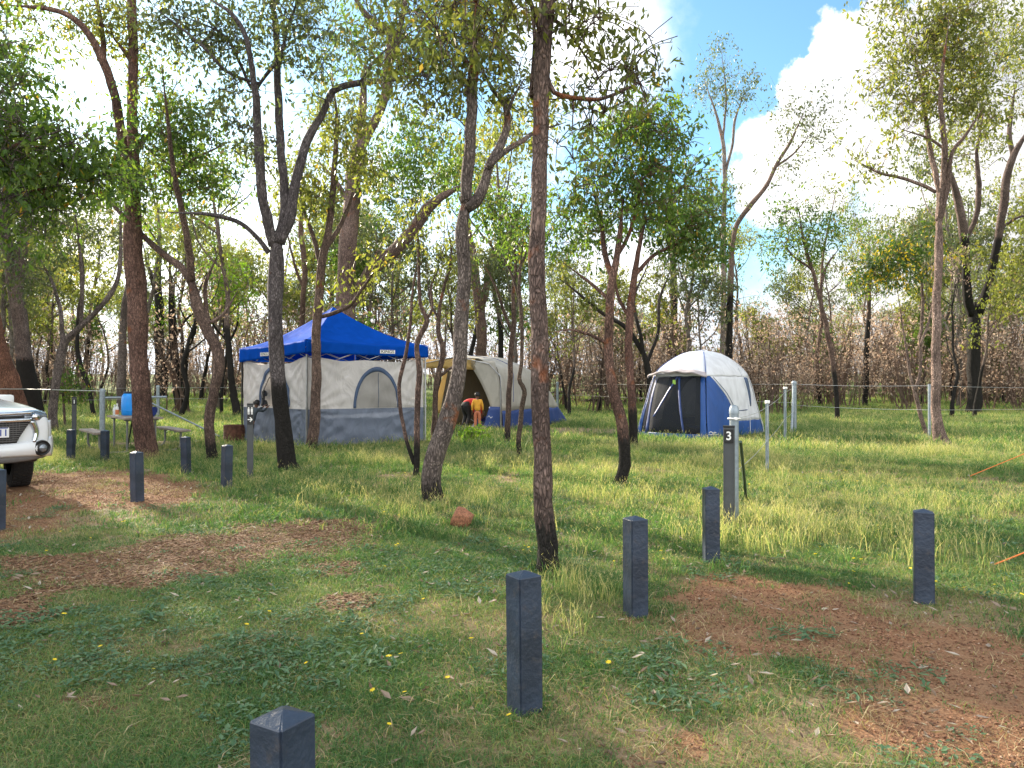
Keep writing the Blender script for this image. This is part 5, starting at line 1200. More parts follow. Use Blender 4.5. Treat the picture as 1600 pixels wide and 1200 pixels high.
tree('gum_tree', 'thick reddish rough barked trunk beside the picnic table with a second stem joining high up', 717,
     [[(229, 717, 31), (224, 660, 29), (220, 600, 28), (215, 540, 28), (213, 480, 29), (210, 400, 28), (207, 320, 25), (207, 240, 19), (207, 150, 16), (207, 60, 15), (206, -40, 13), (210, -160, 8)],
      [(201, 275, 14), (190, 240, 15), (186, 190, 14), (172, 130, 13), (160, 95, 13), (140, 55, 11), (110, 25, 9), (70, 12, 7), (20, 8, 5)],
      [(160, 100, 9), (160, 60, 8), (150, 0, 7), (130, -60, 4)], [(207, 100, 7), (190, 75, 6), (170, 50, 4)], [(207, 235, 6), (240, 200, 6), (265, 150, 4)]],
     [(60, 30, 80, 40, 22), (150, 35, 50, 45, 14), (240, 85, 60, 60, 16), (205, 40, 60, 50, 16), (140, -80, 200, 80, 46), (260, 160, 45, 40, 10), (20, 90, 60, 40, 9)],
     (.145, .088, .072), None, 'leaf_olive', .12, 14, L0=.10, per=32, spread=.26)
tree('gum_tree', 'crooked S shaped brown trunk right of the picnic bench', 721,
     [[(330, 721, 16), (328, 690, 15), (327, 650, 15), (334, 610, 15), (341, 575, 17), (336, 540, 17), (320, 510, 16), (306, 470, 17), (299, 440, 17)],
      [(300, 445, 12), (284, 418, 11), (255, 397, 10), (230, 375, 8), (205, 348, 8), (180, 325, 6), (160, 300, 4)], [(298, 440, 12), (297, 405, 11), (290, 360, 10), (277, 300, 9), (268, 250, 8), (262, 190, 6), (255, 130, 4)],
      [(330, 530, 7), (322, 480, 7), (322, 440, 6), (335, 410, 4)], [(272, 280, 6), (300, 250, 5), (340, 230, 4)], [(326, 505, 6), (350, 490, 5), (365, 465, 4)]],
     [(255, 180, 60, 55, 26), (300, 230, 60, 50, 24), (250, 270, 65, 45, 22), (335, 290, 50, 40, 12), (190, 290, 50, 40, 14)],
     BROWN, 690, 'leaf_green', .0, 15, L0=.10, per=40, spread=.24)
tree('gum_tree', 'leafy tree leaning in from beyond the left edge with a heavy dark green crown', 0,
     [[(-260, 860, 40), (-250, 600, 36), (-230, 400, 30), (-200, 260, 24), (-150, 120, 16)], [(-222, 380, 16), (-130, 300, 13), (-40, 250, 10), (60, 215, 7)], [(-235, 440, 13), (-120, 350, 10), (0, 310, 7), (90, 290, 4)], [(-180, 200, 10), (-90, 90, 8), (0, 70, 5)]],
     [(40, 225, 90, 50, 44), (130, 250, 60, 45, 26), (60, 290, 100, 45, 36), (0, 190, 70, 50, 22), (-60, 100, 110, 80, 30), (40, 120, 50, 35, 7), (25, 350, 70, 30, 12), (-150, 0, 200, 90, 40)],
     GREY, None, 'leaf_green', .0, 16, d=8.6, L0=.09, per=25, spread=.20, twig=.006)
tree('gum_tree', 'slim brown trunk in front of the gazebo front wall, forking above the blue roof', 702,
     [[(488, 702, 17), (491, 660, 17), (495, 590, 15), (494, 530, 14), (498, 470, 14), (503, 410, 13), (512, 370, 12), (517, 330, 10), (522, 270, 9), (526, 200, 7), (520, 130, 4)],
      [(503, 495, 6), (525, 488, 7), (548, 476, 6), (563, 455, 5), (580, 430, 4), (588, 400, 3)], [(508, 390, 8), (530, 355, 7), (545, 320, 6), (550, 300, 4)], [(502, 420, 8), (490, 370, 7), (475, 330, 5), (468, 290, 4)]],
     [(540, 185, 60, 50, 26), (500, 260, 50, 45, 18), (560, 270, 45, 40, 14), (470, 300, 50, 40, 14), (545, 430, 30, 20, 5), (585, 395, 25, 20, 3)],
     BROWN, 690, 'leaf_olive', .0, 17, L0=.10, per=34, spread=.28)
tree('gum_tree', 'big reddish grey trunk rising behind the blue gazebo with a diagonal limb', 668,
     [[(534, 668, 34), (537, 600, 31), (540, 520, 30), (540, 450, 28), (544, 370, 27), (550, 300, 25), (556, 250, 20), (563, 210, 15), (567, 160, 13), (570, 110, 9)],
      [(560, 455, 20), (590, 412, 22), (620, 385, 20), (645, 360, 19), (668, 328, 17), (690, 308, 12), (720, 290, 8)], [(545, 480, 14), (560, 460, 18), (575, 440, 20)],
      [(556, 255, 12), (580, 200, 14), (598, 160, 14), (606, 100, 15), (610, 50, 12), (590, 40, 10), (570, 20, 9), (550, -10, 7)], [(606, 100, 10), (625, 40, 9), (640, -40, 6)], [(548, 330, 8), (530, 290, 7), (505, 260, 5)]],
     [(640, 250, 55, 50, 40), (620, 300, 40, 40, 18), (560, 90, 50, 50, 16), (660, 60, 70, 70, 30), (600, -60, 160, 60, 40), (715, 270, 50, 40, 14), (650, 200, 45, 35, 12)],
     (.16, .115, .10), None, 'leaf_green', .1, 18, L0=.13, per=40, spread=.42)
tree('gum_sapling', 'pair of thin crooked dark stems in front of the gazebo right corner', 745,
     [[(650, 745, 9), (652, 700, 10), (652, 640, 9), (655, 580, 9), (651, 540, 8), (660, 518, 9), (667, 500, 8), (657, 475, 6), (655, 440, 5), (654, 390, 5), (650, 340, 3)], [(648, 725, 8), (636, 690, 6), (627, 645, 6), (624, 600, 6), (633, 560, 6), (640, 515, 5), (644, 460, 4), (650, 420, 3)],
      [(664, 505, 5), (676, 480, 4), (673, 450, 4), (685, 420, 2)]], [(655, 345, 30, 40, 9), (690, 400, 25, 30, 4)], (.12, .082, .07), 690, 'leaf_olive', .0, 19, L0=.08, per=22, spread=.22, cat='sapling', twig=.005)
tree('gum_sapling', 'wavy thin stem between the gazebo corner and the leaning trunk', 690,
     [[(678, 692, 9), (680, 640, 9), (683, 595, 9), (691, 560, 9), (692, 540, 9), (685, 518, 8), (687, 480, 6), (693, 450, 5), (705, 400, 4), (700, 360, 3)], [(684, 590, 6), (700, 578, 5), (712, 570, 4)], [(686, 500, 5), (672, 470, 4), (668, 430, 2)]],
     [(700, 370, 25, 35, 5)], (.12, .085, .07), None, 'leaf_olive', .0, 20, L0=.09, per=20, spread=.25, cat='sapling', twig=.006)
tree('gum_sapling', 'left of two thin stems in front of the beige tent', 697,
     [[(793, 698, 9), (794, 640, 9), (797, 590, 8), (799, 540, 8), (803, 500, 7), (802, 450, 6), (806, 410, 5), (800, 360, 4)], [(801, 520, 6), (785, 480, 5), (775, 450, 4), (760, 420, 3)], [(803, 440, 4), (820, 400, 4), (830, 370, 2)]],
     [(790, 345, 45, 50, 22), (760, 310, 35, 35, 11)], (.12, .085, .07), 672, 'leaf_green', .0, 21, L0=.09, per=40, spread=.26, cat='sapling')
tree('gum_sapling', 'right of two thin stems in front of the beige tent, touching the central trunk view', 715,
     [[(811, 715, 8), (811, 680, 8), (815, 640, 8), (819, 610, 8), (812, 592, 7), (815, 560, 6), (815, 500, 6), (811, 450, 5), (815, 400, 4)], [(812, 470, 4), (800, 430, 4), (785, 400, 3)]],
     [(820, 370, 35, 40, 14)], (.10, .075, .06), 690, 'leaf_green', .0, 22, L0=.09, per=40, spread=.24, cat='sapling')
tree('gum_tree', 'curved young tree with round leafy crown left of the dome tent, nearer of two', 762,
     [[(968, 762, 19), (977, 725, 19), (975, 680, 19), (967, 640, 18), (955, 600, 17), (951, 550, 15), (952, 490, 15), (955, 450, 14), (962, 410, 11), (968, 370, 9), (972, 330, 6)], [(958, 440, 10), (945, 395, 8), (940, 350, 6), (930, 310, 4)], [(962, 405, 7), (985, 360, 6), (1000, 300, 5), (1005, 260, 3)], [(954, 470, 7), (920, 440, 5), (893, 420, 3)],
      [(953, 540, 6), (925, 525, 5), (890, 515, 4), (870, 518, 2)]],
     [(985, 230, 85, 75, 38), (1040, 270, 70, 65, 30), (950, 290, 55, 50, 16), (1010, 185, 65, 40, 15), (905, 320, 35, 30, 7), (1010, 320, 85, 35, 15)],
     (.15, .092, .075), 680, 'leaf_green', .35, 23, L0=.085, per=32, spread=.19, twig=.006)
tree('gum_tree', 'brown stem just behind the curved young tree, crown spreading over the tent', 702,
     [[(990, 702, 13), (989, 650, 14), (985, 600, 13), (983, 540, 12), (985, 490, 12), (990, 440, 11), (997, 395, 8), (1005, 350, 6), (1010, 310, 4)], [(992, 430, 8), (1020, 400, 6), (1050, 385, 5), (1080, 370, 3)], [(985, 500, 6), (965, 460, 5), (960, 420, 3)]],
     [(1080, 370, 55, 45, 34), (1035, 350, 45, 35, 18), (900, 370, 60, 45, 20), (1070, 320, 45, 35, 13), (960, 350, 50, 30, 12)], (.15, .085, .07), 640, 'leaf_green', .3, 24, L0=.10, per=34, spread=.27)
tree('dead_tree', 'bare curving burnt branches sprawling left of the dome tent', 650,
     [[(1010, 655, 9), (1015, 600, 9), (1008, 560, 9), (985, 520, 8), (960, 500, 7), (935, 485, 6), (900, 455, 4), (880, 440, 3)], [(1012, 590, 7), (1000, 520, 6), (990, 470, 5), (1010, 420, 3)], [(1010, 570, 6), (1028, 520, 5), (1030, 470, 5), (1045, 430, 3)]], [], DARK, 500, 'leaf_dead', .0, 25)
tree('gum_tree', 'grey brown upright trunk on the right with a tall open crown against the cloud', 697,
     [[(1472, 698, 22), (1466, 670, 18), (1462, 630, 15), (1462, 560, 14), (1463, 490, 14), (1466, 430, 13), (1467, 380, 13), (1468, 340, 13)],
      [(1466, 345, 9), (1468, 300, 9), (1457, 250, 8), (1448, 190, 7), (1440, 130, 6), (1428, 80, 4)], [(1469, 340, 10), (1474, 290, 9), (1477, 230, 9), (1471, 170, 8), (1472, 120, 6), (1480, 60, 4)], [(1469, 350, 7), (1482, 290, 7), (1488, 240, 6), (1510, 210, 5), (1530, 180, 4)],
      [(1463, 300, 6), (1440, 288, 6), (1410, 278, 5), (1375, 270, 4), (1345, 255, 3)], [(1474, 230, 5), (1450, 215, 4), (1420, 205, 3)]],
     [(1440, 60, 70, 50, 36), (1500, 80, 70, 55, 38), (1430, 140, 55, 35, 20), (1500, 150, 50, 40, 18), (1385, 130, 30, 30, 7), (1365, 245, 25, 20, 6), (1540, 170, 40, 40, 10), (1460, 10, 110, 40, 28), (1400, 205, 25, 20, 4)],
     (.20, .15, .13), None, 'leaf_olive', .12, 26, L0=.10, per=36, spread=.30)
tree('wattle_tree', 'small bushy wattle with yellow flower clusters in front of the right trunk', 683,
     [[(1448, 684, 7), (1440, 655, 7), (1432, 625, 7), (1428, 610, 7)], [(1429, 612, 5), (1422, 585, 5), (1418, 555, 4), (1412, 520, 3), (1405, 470, 2)], [(1430, 610, 6), (1438, 580, 5), (1438, 530, 5), (1442, 480, 5), (1440, 440, 4), (1430, 410, 3)], [(1438, 540, 4), (1452, 500, 4), (1460, 460, 2)]],
     [(1400, 410, 45, 30, 20), (1440, 385, 45, 30, 18), (1370, 430, 30, 25, 9), (1440, 440, 25, 20, 4)], (.17, .13, .11), None, 'leaf_wattle', .0, 27, L0=.09, per=44, spread=.26, twig=.007)
tree('gum_tree', 'black charred trunk forking into two arms at the right edge, beyond the fence', 647,
     [[(1521, 648, 21), (1523, 610, 20), (1522, 560, 19), (1522, 520, 20), (1524, 488, 24)], [(1520, 492, 14), (1511, 460, 14), (1509, 420, 13), (1507, 370, 14), (1500, 325, 13), (1490, 285, 9), (1478, 250, 6)], [(1528, 490, 15), (1542, 455, 14), (1550, 420, 13), (1560, 370, 12), (1568, 320, 12), (1576, 270, 11), (1588, 235, 9), (1610, 200, 6)],
      [(1583, 245, 8), (1578, 200, 7), (1585, 150, 5)], [(1505, 380, 7), (1525, 340, 8), (1530, 290, 8), (1527, 240, 6), (1535, 190, 4)], [(1560, 360, 5), (1590, 340, 4), (1620, 335, 3)]],
     [(1570, 130, 80, 70, 44), (1600, 40, 90, 60, 34), (1530, 240, 55, 40, 20), (1600, 300, 50, 40, 15), (1500, 200, 40, 40, 10), (1540, 40, 60, 50, 20)],
     (.13, .10, .09), 380, 'leaf_olive', .0, 28, L0=.14, per=46, spread=.60, twig=.02)
tree('gum_tree', 'slender dark trunk leaning left with a green tuft crown right of the dome tent', 660,
     [[(1309, 661, 8), (1306, 610, 8), (1302, 570, 8), (1293, 520, 8), (1284, 480, 7), (1272, 430, 6), (1258, 385, 5), (1250, 340, 3)], [(1280, 465, 4), (1290, 420, 4), (1310, 390, 2)], [(1268, 420, 4), (1240, 400, 3), (1225, 380, 2)]],
     [(1245, 345, 32, 32, 18), (1275, 375, 35, 30, 14), (1230, 390, 30, 25, 9), (1290, 350, 25, 25, 6)], (.13, .09, .075), 580, 'leaf_green', .0, 29, L0=.12, per=40, spread=.45)
tree('gum_tree', 'short slim trunk with black foot left of the leaning slender trunk', 632,
     [[(1281, 634, 7), (1276, 590, 7), (1277, 550, 7), (1283, 510, 6), (1283, 460, 5), (1286, 400, 4), (1300, 330, 3)]], [(1300, 300, 50, 30, 14), (1320, 330, 30, 25, 5)], (.14, .10, .08), 590, 'leaf_olive', .0, 30, L0=.13, per=26, spread=.6)
tree('gum_tree', 'small dark trunk with a drooping green crown between the slender trunk and the wattle', 634,
     [[(1352, 635, 8), (1354, 590, 8), (1354, 545, 8), (1357, 505, 7), (1358, 470, 6), (1362, 420, 4)]], [(1358, 435, 32, 32, 20), (1375, 395, 30, 35, 14), (1350, 350, 30, 30, 5)], (.10, .075, .06), 500, 'leaf_green', .0, 31, L0=.13, per=42, spread=.55)
tree('gum_tree', 'curving dark trunk sweeping right above the dome tent roof, sparse top', 606,
     [[(1138, 612, 13), (1139, 560, 12), (1140, 500, 11), (1142, 440, 10), (1144, 390, 9), (1152, 350, 8), (1175, 318, 8), (1198, 290, 7), (1215, 255, 6), (1235, 222, 5), (1250, 190, 3)], [(1210, 262, 4), (1240, 240, 3), (1262, 215, 2)]],
     [(1255, 200, 45, 45, 18), (1225, 260, 30, 25, 7), (1290, 165, 30, 22, 6), (1225, 170, 25, 25, 4)], (.15, .11, .09), 420, 'leaf_grey', .0, 32, d=38, L0=.14, per=30, spread=.6)
tree('gum_tree', 'tall slender pale tree with small round tufts high against the blue sky', 606,
     [[(1128, 610, 9), (1130, 520, 8), (1131, 440, 8), (1131, 360, 7), (1133, 280, 7), (1130, 225, 6), (1120, 180, 4), (1108, 145, 3)], [(1133, 270, 5), (1145, 225, 4), (1148, 190, 4), (1158, 160, 3)], [(1130, 215, 4), (1135, 150, 3), (1130, 100, 2)]],
     [(1105, 135, 26, 22, 9), (1155, 130, 34, 32, 16), (1125, 105, 28, 18, 6), (1130, 68, 24, 10, 4), (1140, 160, 25, 20, 5)], (.22, .19, .17), None, 'leaf_grey', .0, 33, d=42, L0=.14, per=30, spread=.5)
tree('gum_tree', 'straight black pole like trunk behind the dome tent', 590,
     [[(1053, 600, 13), (1053, 540, 13), (1053, 480, 12), (1052, 430, 11), (1050, 380, 9), (1047, 320, 7), (1050, 250, 5)]], [(1040, 300, 60, 60, 16)], (.10, .08, .07), 400, 'leaf_grey', .0, 34, d=46, L0=.16, per=30, spread=.8)
tree('gum_tree', 'pale trunk speckled with black beside the charred forked tree', 612,
     [[(1501, 614, 10), (1500, 570, 9), (1499, 520, 9), (1497, 470, 9), (1494, 420, 8), (1488, 380, 6)], [(1497, 560, 5), (1487, 530, 5), (1475, 500, 4)]], [(1485, 350, 40, 40, 7)], WHITE, 552, 'leaf_grey', .0, 35, d=50, L0=.15, per=24, spread=.8)
tree('gum_tree', 'red brown trunk leaning left out of the picture above the car bonnet', 664,
     [[(30, 664, 34), (16, 610, 30), (0, 550, 26), (-14, 480, 22), (-25, 400, 20), (-30, 300, 15), (-20, 200, 9)]], [(-40, 200, 100, 90, 24)], (.17, .085, .06), None, 'leaf_grey', .0, 47, L0=.14, per=36, spread=.6, twig=.02)
tree('gum_tree', 'large grey trunk with black charred foot just right of the car bonnet', 660,
     [[(54, 660, 30), (45, 600, 26), (34, 540, 22), (26, 470, 21), (16, 410, 19), (5, 360, 17), (8, 300, 13), (20, 250, 9)], [(32, 520, 14), (28, 470, 16), (30, 420, 16), (38, 380, 14), (38, 330, 10), (50, 280, 6)]],
     [(20, 400, 60, 40, 10), (40, 280, 60, 50, 16), (100, 330, 50, 40, 8)], (.15, .12, .115), 560, 'leaf_grey', .0, 36, L0=.14, per=36, spread=.6, twig=.02)
tree('gum_tree', 'grey trunk left of the picnic table curving to the right like a bow', 678,
     [[(84, 679, 13), (83, 640, 13), (88, 600, 12), (93, 560, 14), (105, 532, 12), (128, 508, 9), (150, 487, 8), (172, 460, 8), (185, 430, 7), (188, 390, 6), (188, 330, 4)], [(97, 548, 8), (96, 500, 6), (85, 450, 5), (60, 400, 3)], [(126, 510, 6), (128, 460, 6), (125, 400, 5), (118, 340, 3)]],
     [(120, 370, 50, 40, 16), (60, 420, 50, 35, 10), (185, 320, 40, 35, 9)], (.17, .145, .14), 668, 'leaf_grey', .0, 37, L0=.11, per=34, spread=.42)
tree('gum_tree', 'thin dark wavy trunk between the bow shaped trunk and the drum', 650,
     [[(147, 652, 7), (142, 625, 7), (137, 600, 7), (127, 575, 7), (121, 540, 6), (122, 490, 5), (130, 440, 4), (128, 390, 3)]], [(135, 400, 50, 40, 12)], (.07, .055, .05), 500, 'leaf_olive', .0, 38, L0=.13, per=30, spread=.6)
tree('gum_tree', 'straight grey trunk rising directly behind the blue drum', 645,
     [[(190, 646, 13), (190, 600, 13), (191, 540, 12), (194, 490, 11), (201, 440, 9), (203, 390, 7), (198, 330, 4)]], [(200, 330, 50, 50, 14), (180, 400, 40, 25, 4)], (.15, .125, .12), None, 'leaf_grey', .0, 39, L0=.13, per=30, spread=.6)
tree('gum_tree', 'thick black charred trunk behind the fence, right of the thick reddish trunk', 622,
     [[(252, 624, 19), (251, 580, 17), (249, 530, 16), (247, 480, 14), (246, 430, 12), (250, 370, 8), (240, 310, 5)], [(247, 450, 7), (232, 420, 6), (225, 390, 4)]], [(255, 485, 35, 25, 14), (245, 370, 45, 45, 12)], (.10, .085, .075), 430, 'leaf_lime', .0, 40, L0=.14, per=34, spread=.6)
tree('gum_tree', 'black charred trunk leaning left, second beyond the fence right of the reddish trunk', 644,
     [[(283, 646, 15), (277, 610, 14), (273, 560, 13), (270, 520, 12), (268, 470, 9), (265, 420, 6)], [(292, 640, 8), (289, 590, 8), (292, 550, 8), (303, 515, 7), (305, 490, 5), (300, 450, 4)], [(275, 525, 5), (290, 500, 4), (315, 480, 3)]], [(280, 420, 45, 40, 10)], (.09, .075, .065), 460, 'leaf_olive', .0, 41, L0=.13, per=30, spread=.6)
tree('gum_sapling', 'small dark tree with bright green leaves left of the gazebo corner', 648,
     [[(346, 649, 6), (346, 615, 6), (350, 575, 6), (356, 545, 7), (350, 510, 5), (352, 480, 4), (358, 450, 3)], [(355, 540, 4), (370, 510, 4), (372, 480, 3)], [(352, 530, 4), (335, 510, 3), (325, 490, 2)]], [(350, 450, 35, 30, 18), (378, 465, 25, 30, 10), (335, 420, 30, 25, 7)], (.06, .05, .045), 480, 'leaf_lime', .0, 42, L0=.12, per=36, spread=.42, cat='sapling')
tree('gum_tree', 'tall brown trunk behind the beige tent, forking in a V', 600,
     [[(752, 606, 18), (752, 560, 17), (752, 510, 17), (748, 480, 17), (742, 440, 13), (735, 400, 11), (730, 350, 9), (735, 280, 6)], [(752, 490, 12), (760, 450, 12), (764, 420, 13), (775, 395, 11), (800, 360, 9), (815, 320, 6)]], [(740, 290, 60, 50, 18), (820, 290, 50, 45, 14)], (.17, .12, .10), None, 'leaf_olive', .0, 43, d=44, L0=.15, per=34, spread=.75)
tree('gum_tree', 'brown slanting trunk behind the gazebo left of the forked dark trunk', 640,
     [[(468, 640, 10), (470, 560, 9), (473, 480, 9), (476, 420, 9), (470, 360, 8), (474, 300, 6)], [(474, 450, 5), (462, 420, 5), (450, 370, 4)]], [(475, 290, 50, 40, 13)], (.15, .10, .08), 520, 'leaf_olive', .0, 44, L0=.13, per=30, spread=.6)
tree('seedling_shrub', 'bright lime green seedling shrub in the grass before the children at the beige tent', 694,
     [[(738, 696, 3), (737, 685, 2.5), (739, 672, 2)], [(738, 692, 2), (748, 680, 2), (752, 672, 1)], [(738, 692, 2), (728, 684, 2), (722, 680, 1)]], [(738, 682, 20, 12, 20)], BROWN, None, 'leaf_lime', .0, 45, L0=.09, per=18, spread=.10, cat='shrub', twig=.004, ntwig=2)
tree('seedling_shrub', 'thin leafy shrub beside the number 1 post near the car', 668,
     [[(102, 670, 4), (100, 640, 4), (98, 600, 3), (100, 560, 2)], [(116, 668, 3), (118, 640, 3), (116, 610, 2)]], [(105, 600, 20, 24, 14), (120, 612, 12, 15, 6)], BROWN, None, 'leaf_green', .0, 46, L0=.09, per=26, spread=.2, cat='shrub', twig=.004)
OFFSEED = 77
# ------------------------------------------------------------------ the wood behind: copies of a few built kinds
def wild(seed, h, r0, tint, charh, leaf, fill, L0=.19, lean=.1):
    tint = tuple(v*1.5 for v in tint) if charh < 8 else tint
    T = Tree(seed); r = T.r; pts = [(0, 0, -.2, r0*1.3), (0, 0, .02, r0*1.15)]; x = y = 0
    for k in range(1, 7): x += r.normal()*lean*h/6; y += r.normal()*lean*h/6; pts.append((x, y, h*.86*k/6, r0*(1-.125*k)))
    p = T.limb(pts, 8, tint, charh, 0, 0, knots=.3); ends = [p[-1]]
    for k in range(r.integers(5, 9)):
        s = p[int(len(p)*r.uniform(.45, .98))-1]; a = r.random()*6.28; l = h*r.uniform(.18, .34); e = np.array([s[0]+math.cos(a)*l*.6, s[1]+math.sin(a)*l*.6, s[2]+l*.8]); m = (s[:3]+e)/2+np.array([math.cos(a), math.sin(a), -.3])*l*.12
        q = T.limb([(*s[:3], s[3]*.6), (*m, s[3]*.45), (*e, s[3]*.22)], 6, tint, charh, 0, 0, knots=.3); ends.append(q[-1])
    for e in ends:
        n = max(1, int(r.integers(6, 11)*fill)); T.cluster(T.blob(e[:3]+[0, 0, .1], (h*.11, h*.11, h*.08), n), tint, twig_r=.012, per=30, spread=h*.036, L0=L0, W0=L0*.22, ntwig=3)
    if fill > .7:
        T.cluster(T.blob([x*.5, y*.5, h*.5], (h*.12, h*.12, h*.12), 5), tint, twig_r=.012, per=22, spread=h*.05, L0=L0, W0=L0*.22, ntwig=3)
    return T, leaf
WK = [('slim gum tree with black burnt base in the wood behind the campsite', [wild(300+k, 8+1.3*k, .10+.015*k, (.14, .11, .095), 2.5+k*.4, 'leaf_olive', 1.) for k in range(4)]),
      ('grey leaved gum tree in the wood behind the campsite', [wild(320+k, 9+1.6*k, .12+.02*k, (.17, .15, .135), 0, 'leaf_grey', 1.1) for k in range(3)]),
      ('charred almost leafless tree standing in the brown scrub', [wild(340+k, 6+1.5*k, .09+.02*k, (.055, .048, .043), 9, 'leaf_dead', .45, .11, .14) for k in range(3)]),
      ('green bushy young gum tree in the wood behind the campsite', [wild(360+k, 5+1.2*k, .07+.01*k, (.12, .10, .085), 1.2, 'leaf_green', 1.4) for k in range(3)])]
protos = []
for lab, L_ in WK:
    for T, leaf in L_:
        o = T.build('wood_tree', lab, leaf, 'trees in the wood behind the campsite'); protos.append((o, lab))
rw = random.Random(77); used = set(); cnt = 0
near_cols = [(380, 670), (690, 900), (990, 1200)]
for i in range(270):
    d = 34+ (i/270)**1.1*74+rw.uniform(-2, 2); x = rw.uniform(-.86, .80)*d+rw.uniform(-3, 3)
    px = 800+F*x/d
    if 880 < px < 1400 and rw.random() < .38: continue
    if px < 880 and rw.random() < .30: continue
    w = rw.random(); k = (0, 1, 2, 3)[0 if w < .44 else 1 if w < .74 else 2 if w < .94 else 3]
    if px > 850 and rw.random() < .25: k = 2 if rw.random() < .6 else 3
    rng_ = {0: range(0, 4), 1: range(4, 7), 2: range(7, 10), 3: range(10, 13)}[k]; j = rw.choice(list(rng_)); o, lab = protos[j]
    if j in used:
        c = o.copy(); COL.objects.link(c)
        for ch in o.children: q = ch.copy(); q.parent = c; COL.objects.link(q)
    else: c = o; used.add(j)
    s = rw.uniform(.75, 1.2)*(1 if px < 850 else .85); c.location = (x, d, float(hgt(x, d))); c.rotation_euler = (0, 0, rw.random()*6.28); c.scale = (s, s, s*rw.uniform(.9, 1.15)); cnt += 1
for i in range(64):      # taller trees standing further back
    d = 46+i/64*50+rw.uniform(-3, 3); x = rw.uniform(-.85, .82)*d; px = 800+F*x/d
    if 900 < px < 1430 and rw.random() < .72: continue
    if px < 800 and rw.random() < .6: continue
    j = rw.choice((0, 1, 2, 3, 4, 5, 6, 4, 5)); o, lab = protos[j]; c = o.copy(); COL.objects.link(c)
    for ch in o.children: q = ch.copy(); q.parent = c; COL.objects.link(q)
    s = rw.uniform(1.25, 1.75); c.location = (x, d, float(hgt(x, d))); c.rotation_euler = (0, 0, rw.random()*6.28); c.scale = (s*.85, s*.85, s)
OFF = []; LEFT_SHADE_TREES = [(-29.8, 28.0), (-32.0, 12.8), (-20.2, 23.8), (-26.6, 9.2), (-15.7, 13.9), (-18.2, 21.0), (-13.2, 14.3), (-14.7, 16.4), (-18.2, 18.4), (-16.9, 19.2), (-20.9, 23.2), (-37.0, 32.4), (-25.7, 8.2), (-17.5, 18.9), (-22.0, 11.7), (-30.4, 18.1), (-20.0, 22.1), (-15.5, 17.4), (-39.7, 31.1), (-14.0, 15.1), (-15.6, 11.2), (-17.5, 19.9), (-14.0, 14.9), (-18.0, 20.3), (-22.0, 26.8), (-8.2, 6.1)]
rw = random.Random(OFFSEED)
for i in range(34):      # wood runs on past the edges, unseen; left trees added to shade the ground
    if i < 26: y = rw.uniform(4, 34); x = -.70*y-rw.uniform(3.5, 24)
    else: y = rw.uniform(12, 36); x = .72*y+rw.uniform(3, 14)
    if i < 26: x, y = LEFT_SHADE_TREES[i]
    j = rw.choice(range(0, 7)); o, lab = protos[j]; c = o.copy(); COL.objects.link(c)
    for ch in o.children: q = ch.copy(); q.parent = c; COL.objects.link(q)
    s = rw.uniform(.7, 1.05); c.location = (x, y, float(hgt(x, y))); c.rotation_euler = (0, 0, rw.random()*6.28); c.scale = (s, s, s); OFF.append(c)
for j, (o, lab) in enumerate(protos):
    if j not in used:
        for ch in list(o.children): bpy.data.objects.remove(ch)
        bpy.data.objects.remove(o)
print('wood trees', cnt)
# ------------------------------------------------------------------ brown burnt scrub
def bush(k):
    r = np.random.default_rng(400+k); h = 3.; V = []; LV = []; Fc = []; nv = 0
    T = Tree(500+k)
    for j in range(11):
        a = r.random()*6.28; e = np.array([math.cos(a)*.9*r.random(), math.sin(a)*.9*r.random(), h*(.6+.4*r.random())]); b0 = np.array([.25*r.normal(), .25*r.normal(), -.1]); m = (b0+e)/2+r.normal(size=3)*.15
        T.limb([(*b0, .022), (*m, .015), (*e, .006)], 4, DARK, knots=.5)
        for q in range(5): 
            s = b0+(e-b0)*r.uniform(.35, 1); f = s+r.normal(size=3)*.4+[0, 0, .25]; T.limb([(*s, .008), (*((s+f)/2+r.normal(size=3)*.05), .006), (*f, .004)], 3, DARK, node=False)
    n = 420; p = np.stack([r.normal(size=n)*.55, r.normal(size=n)*.55, h*(.15+.85*r.random(n)**.8)], 1); ax = r.normal(size=(n, 3))+[0, 0, -.5]; ax /= np.linalg.norm(ax, axis=1)[:, None]; s = np.cross(ax, r.normal(size=(n, 3))); s /= np.linalg.norm(s, axis=1)[:, None]; l = (.08+.07*r.random(n))[:, None]; w = l*.2
    LVv = np.stack([p, p+ax*l*.4+s*w, p+ax*l, p+ax*l*.4-s*w], 1).reshape(-1, 3); tv = np.concatenate(T.V); i = np.arange(n)*4+len(tv)
    fs = [np.concatenate([f for f in T.Fq if f.shape[1] == k_]) for k_ in sorted({f.shape[1] for f in T.Fq})]
    lv = np.concatenate([np.full(len(tv), .05), np.repeat(np.clip(r.random(n)*.8+r.random()*.3, 0, 1), 4)])
    return npmesh('bush', np.concatenate([tv, LVv]), fs+[np.stack([i, i+1, i+2, i+3], 1)], MT['leaf_dead'], attrs={'lv': ('FLOAT', lv)}, lnk=False)
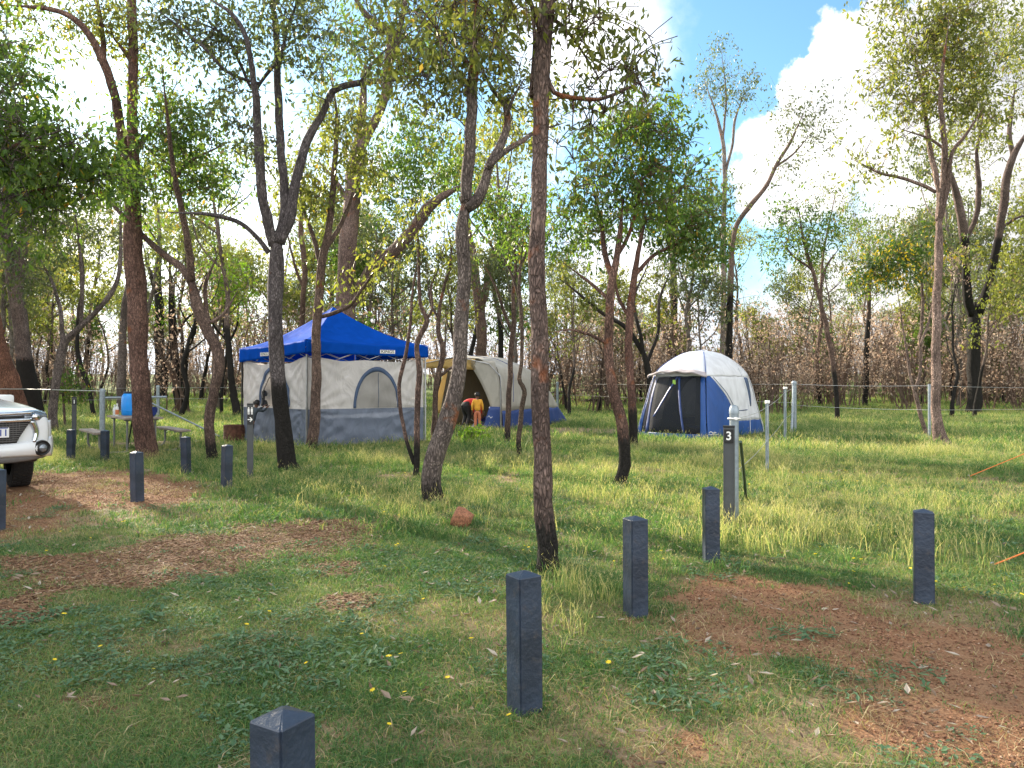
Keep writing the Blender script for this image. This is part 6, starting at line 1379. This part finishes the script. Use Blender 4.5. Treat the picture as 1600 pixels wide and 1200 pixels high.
r = np.random.default_rng(55); n = 560; y = 36+(r.random(n)**1.2)*60; x = (r.random(n)*1.7-.9)*y; px = 800+F*x/y
keep = (y > 44-9*(vnoise(x, y, 9)))&(r.random(n) < np.where(px > 820, 1., .5)); x, y = x[keep], y[keep]; n = len(x)
rot = np.stack([(r.random(n)-.5)*.3, (r.random(n)-.5)*.3, r.random(n)*6.28], 1)
scatter('burnt_scrub', 'brown burnt scrub thicket with dead leaves behind the campsite', 'scrub', np.stack([x, y, hgt(x, y)], 1), rot, .35+1.5*r.random(n)**1.8+.010*y, r.integers(0, 6, n), [bush(k) for k in range(6)])
# fallen branches
for k, (px, py, l, a, lab) in enumerate(((905, 612, 4.5, .1, 'grey fallen branch lying behind the beige tent'), (1580, 622, 5, .25, 'black fallen log at the far right beyond the fence'), (1190, 615, 3.5, -.2, 'pale fallen branch right of the dome tent'), (940, 628, 3, -.4, 'twisted dead branch between beige tent and dome tent'))):
    d = gd(py+4); p = P(px, py, d); T = Tree(600+k); c, s = math.cos(a), math.sin(a); z0 = .18
    T.limb([(-l/2*c, -l/2*s, z0*.6, .10), (-l/6*c, -l/6*s+.1, z0*1.4, .08), (l/5*c, l/5*s-.1, z0*1.6, .06), (l/2*c, l/2*s, z0*1.2, .03)], 8, PALE if k in (0, 2) else DARK, 0, knots=.5)
    for j in range(6): q = T.nodes[T.r.integers(2, len(T.nodes))]; T.limb([(*q[:3], q[3]*.6), (q[0]+T.r.normal()*.4, q[1]+T.r.normal()*.3, q[2]+.3*T.r.random(), .02), (q[0]+T.r.normal()*.8, q[1]+T.r.normal()*.5, q[2]+.7*T.r.random(), .008)], 5, DARK, knots=.4)
    o = npmesh('fallen_branch', np.concatenate(T.V), [np.concatenate([f for f in T.Fq if f.shape[1] == k_]) for k_ in sorted({f.shape[1] for f in T.Fq})], MT['bark'], None, True, {'tint': ('FLOAT_VECTOR', np.concatenate(T.tint)), 'char': ('FLOAT', np.concatenate(T.char)), 'peel': ('FLOAT', np.concatenate(T.peel))})
    o.location = (p.x, d, float(hgt(p.x, d))); tag(o, lab, 'fallen branch')
do_grass()
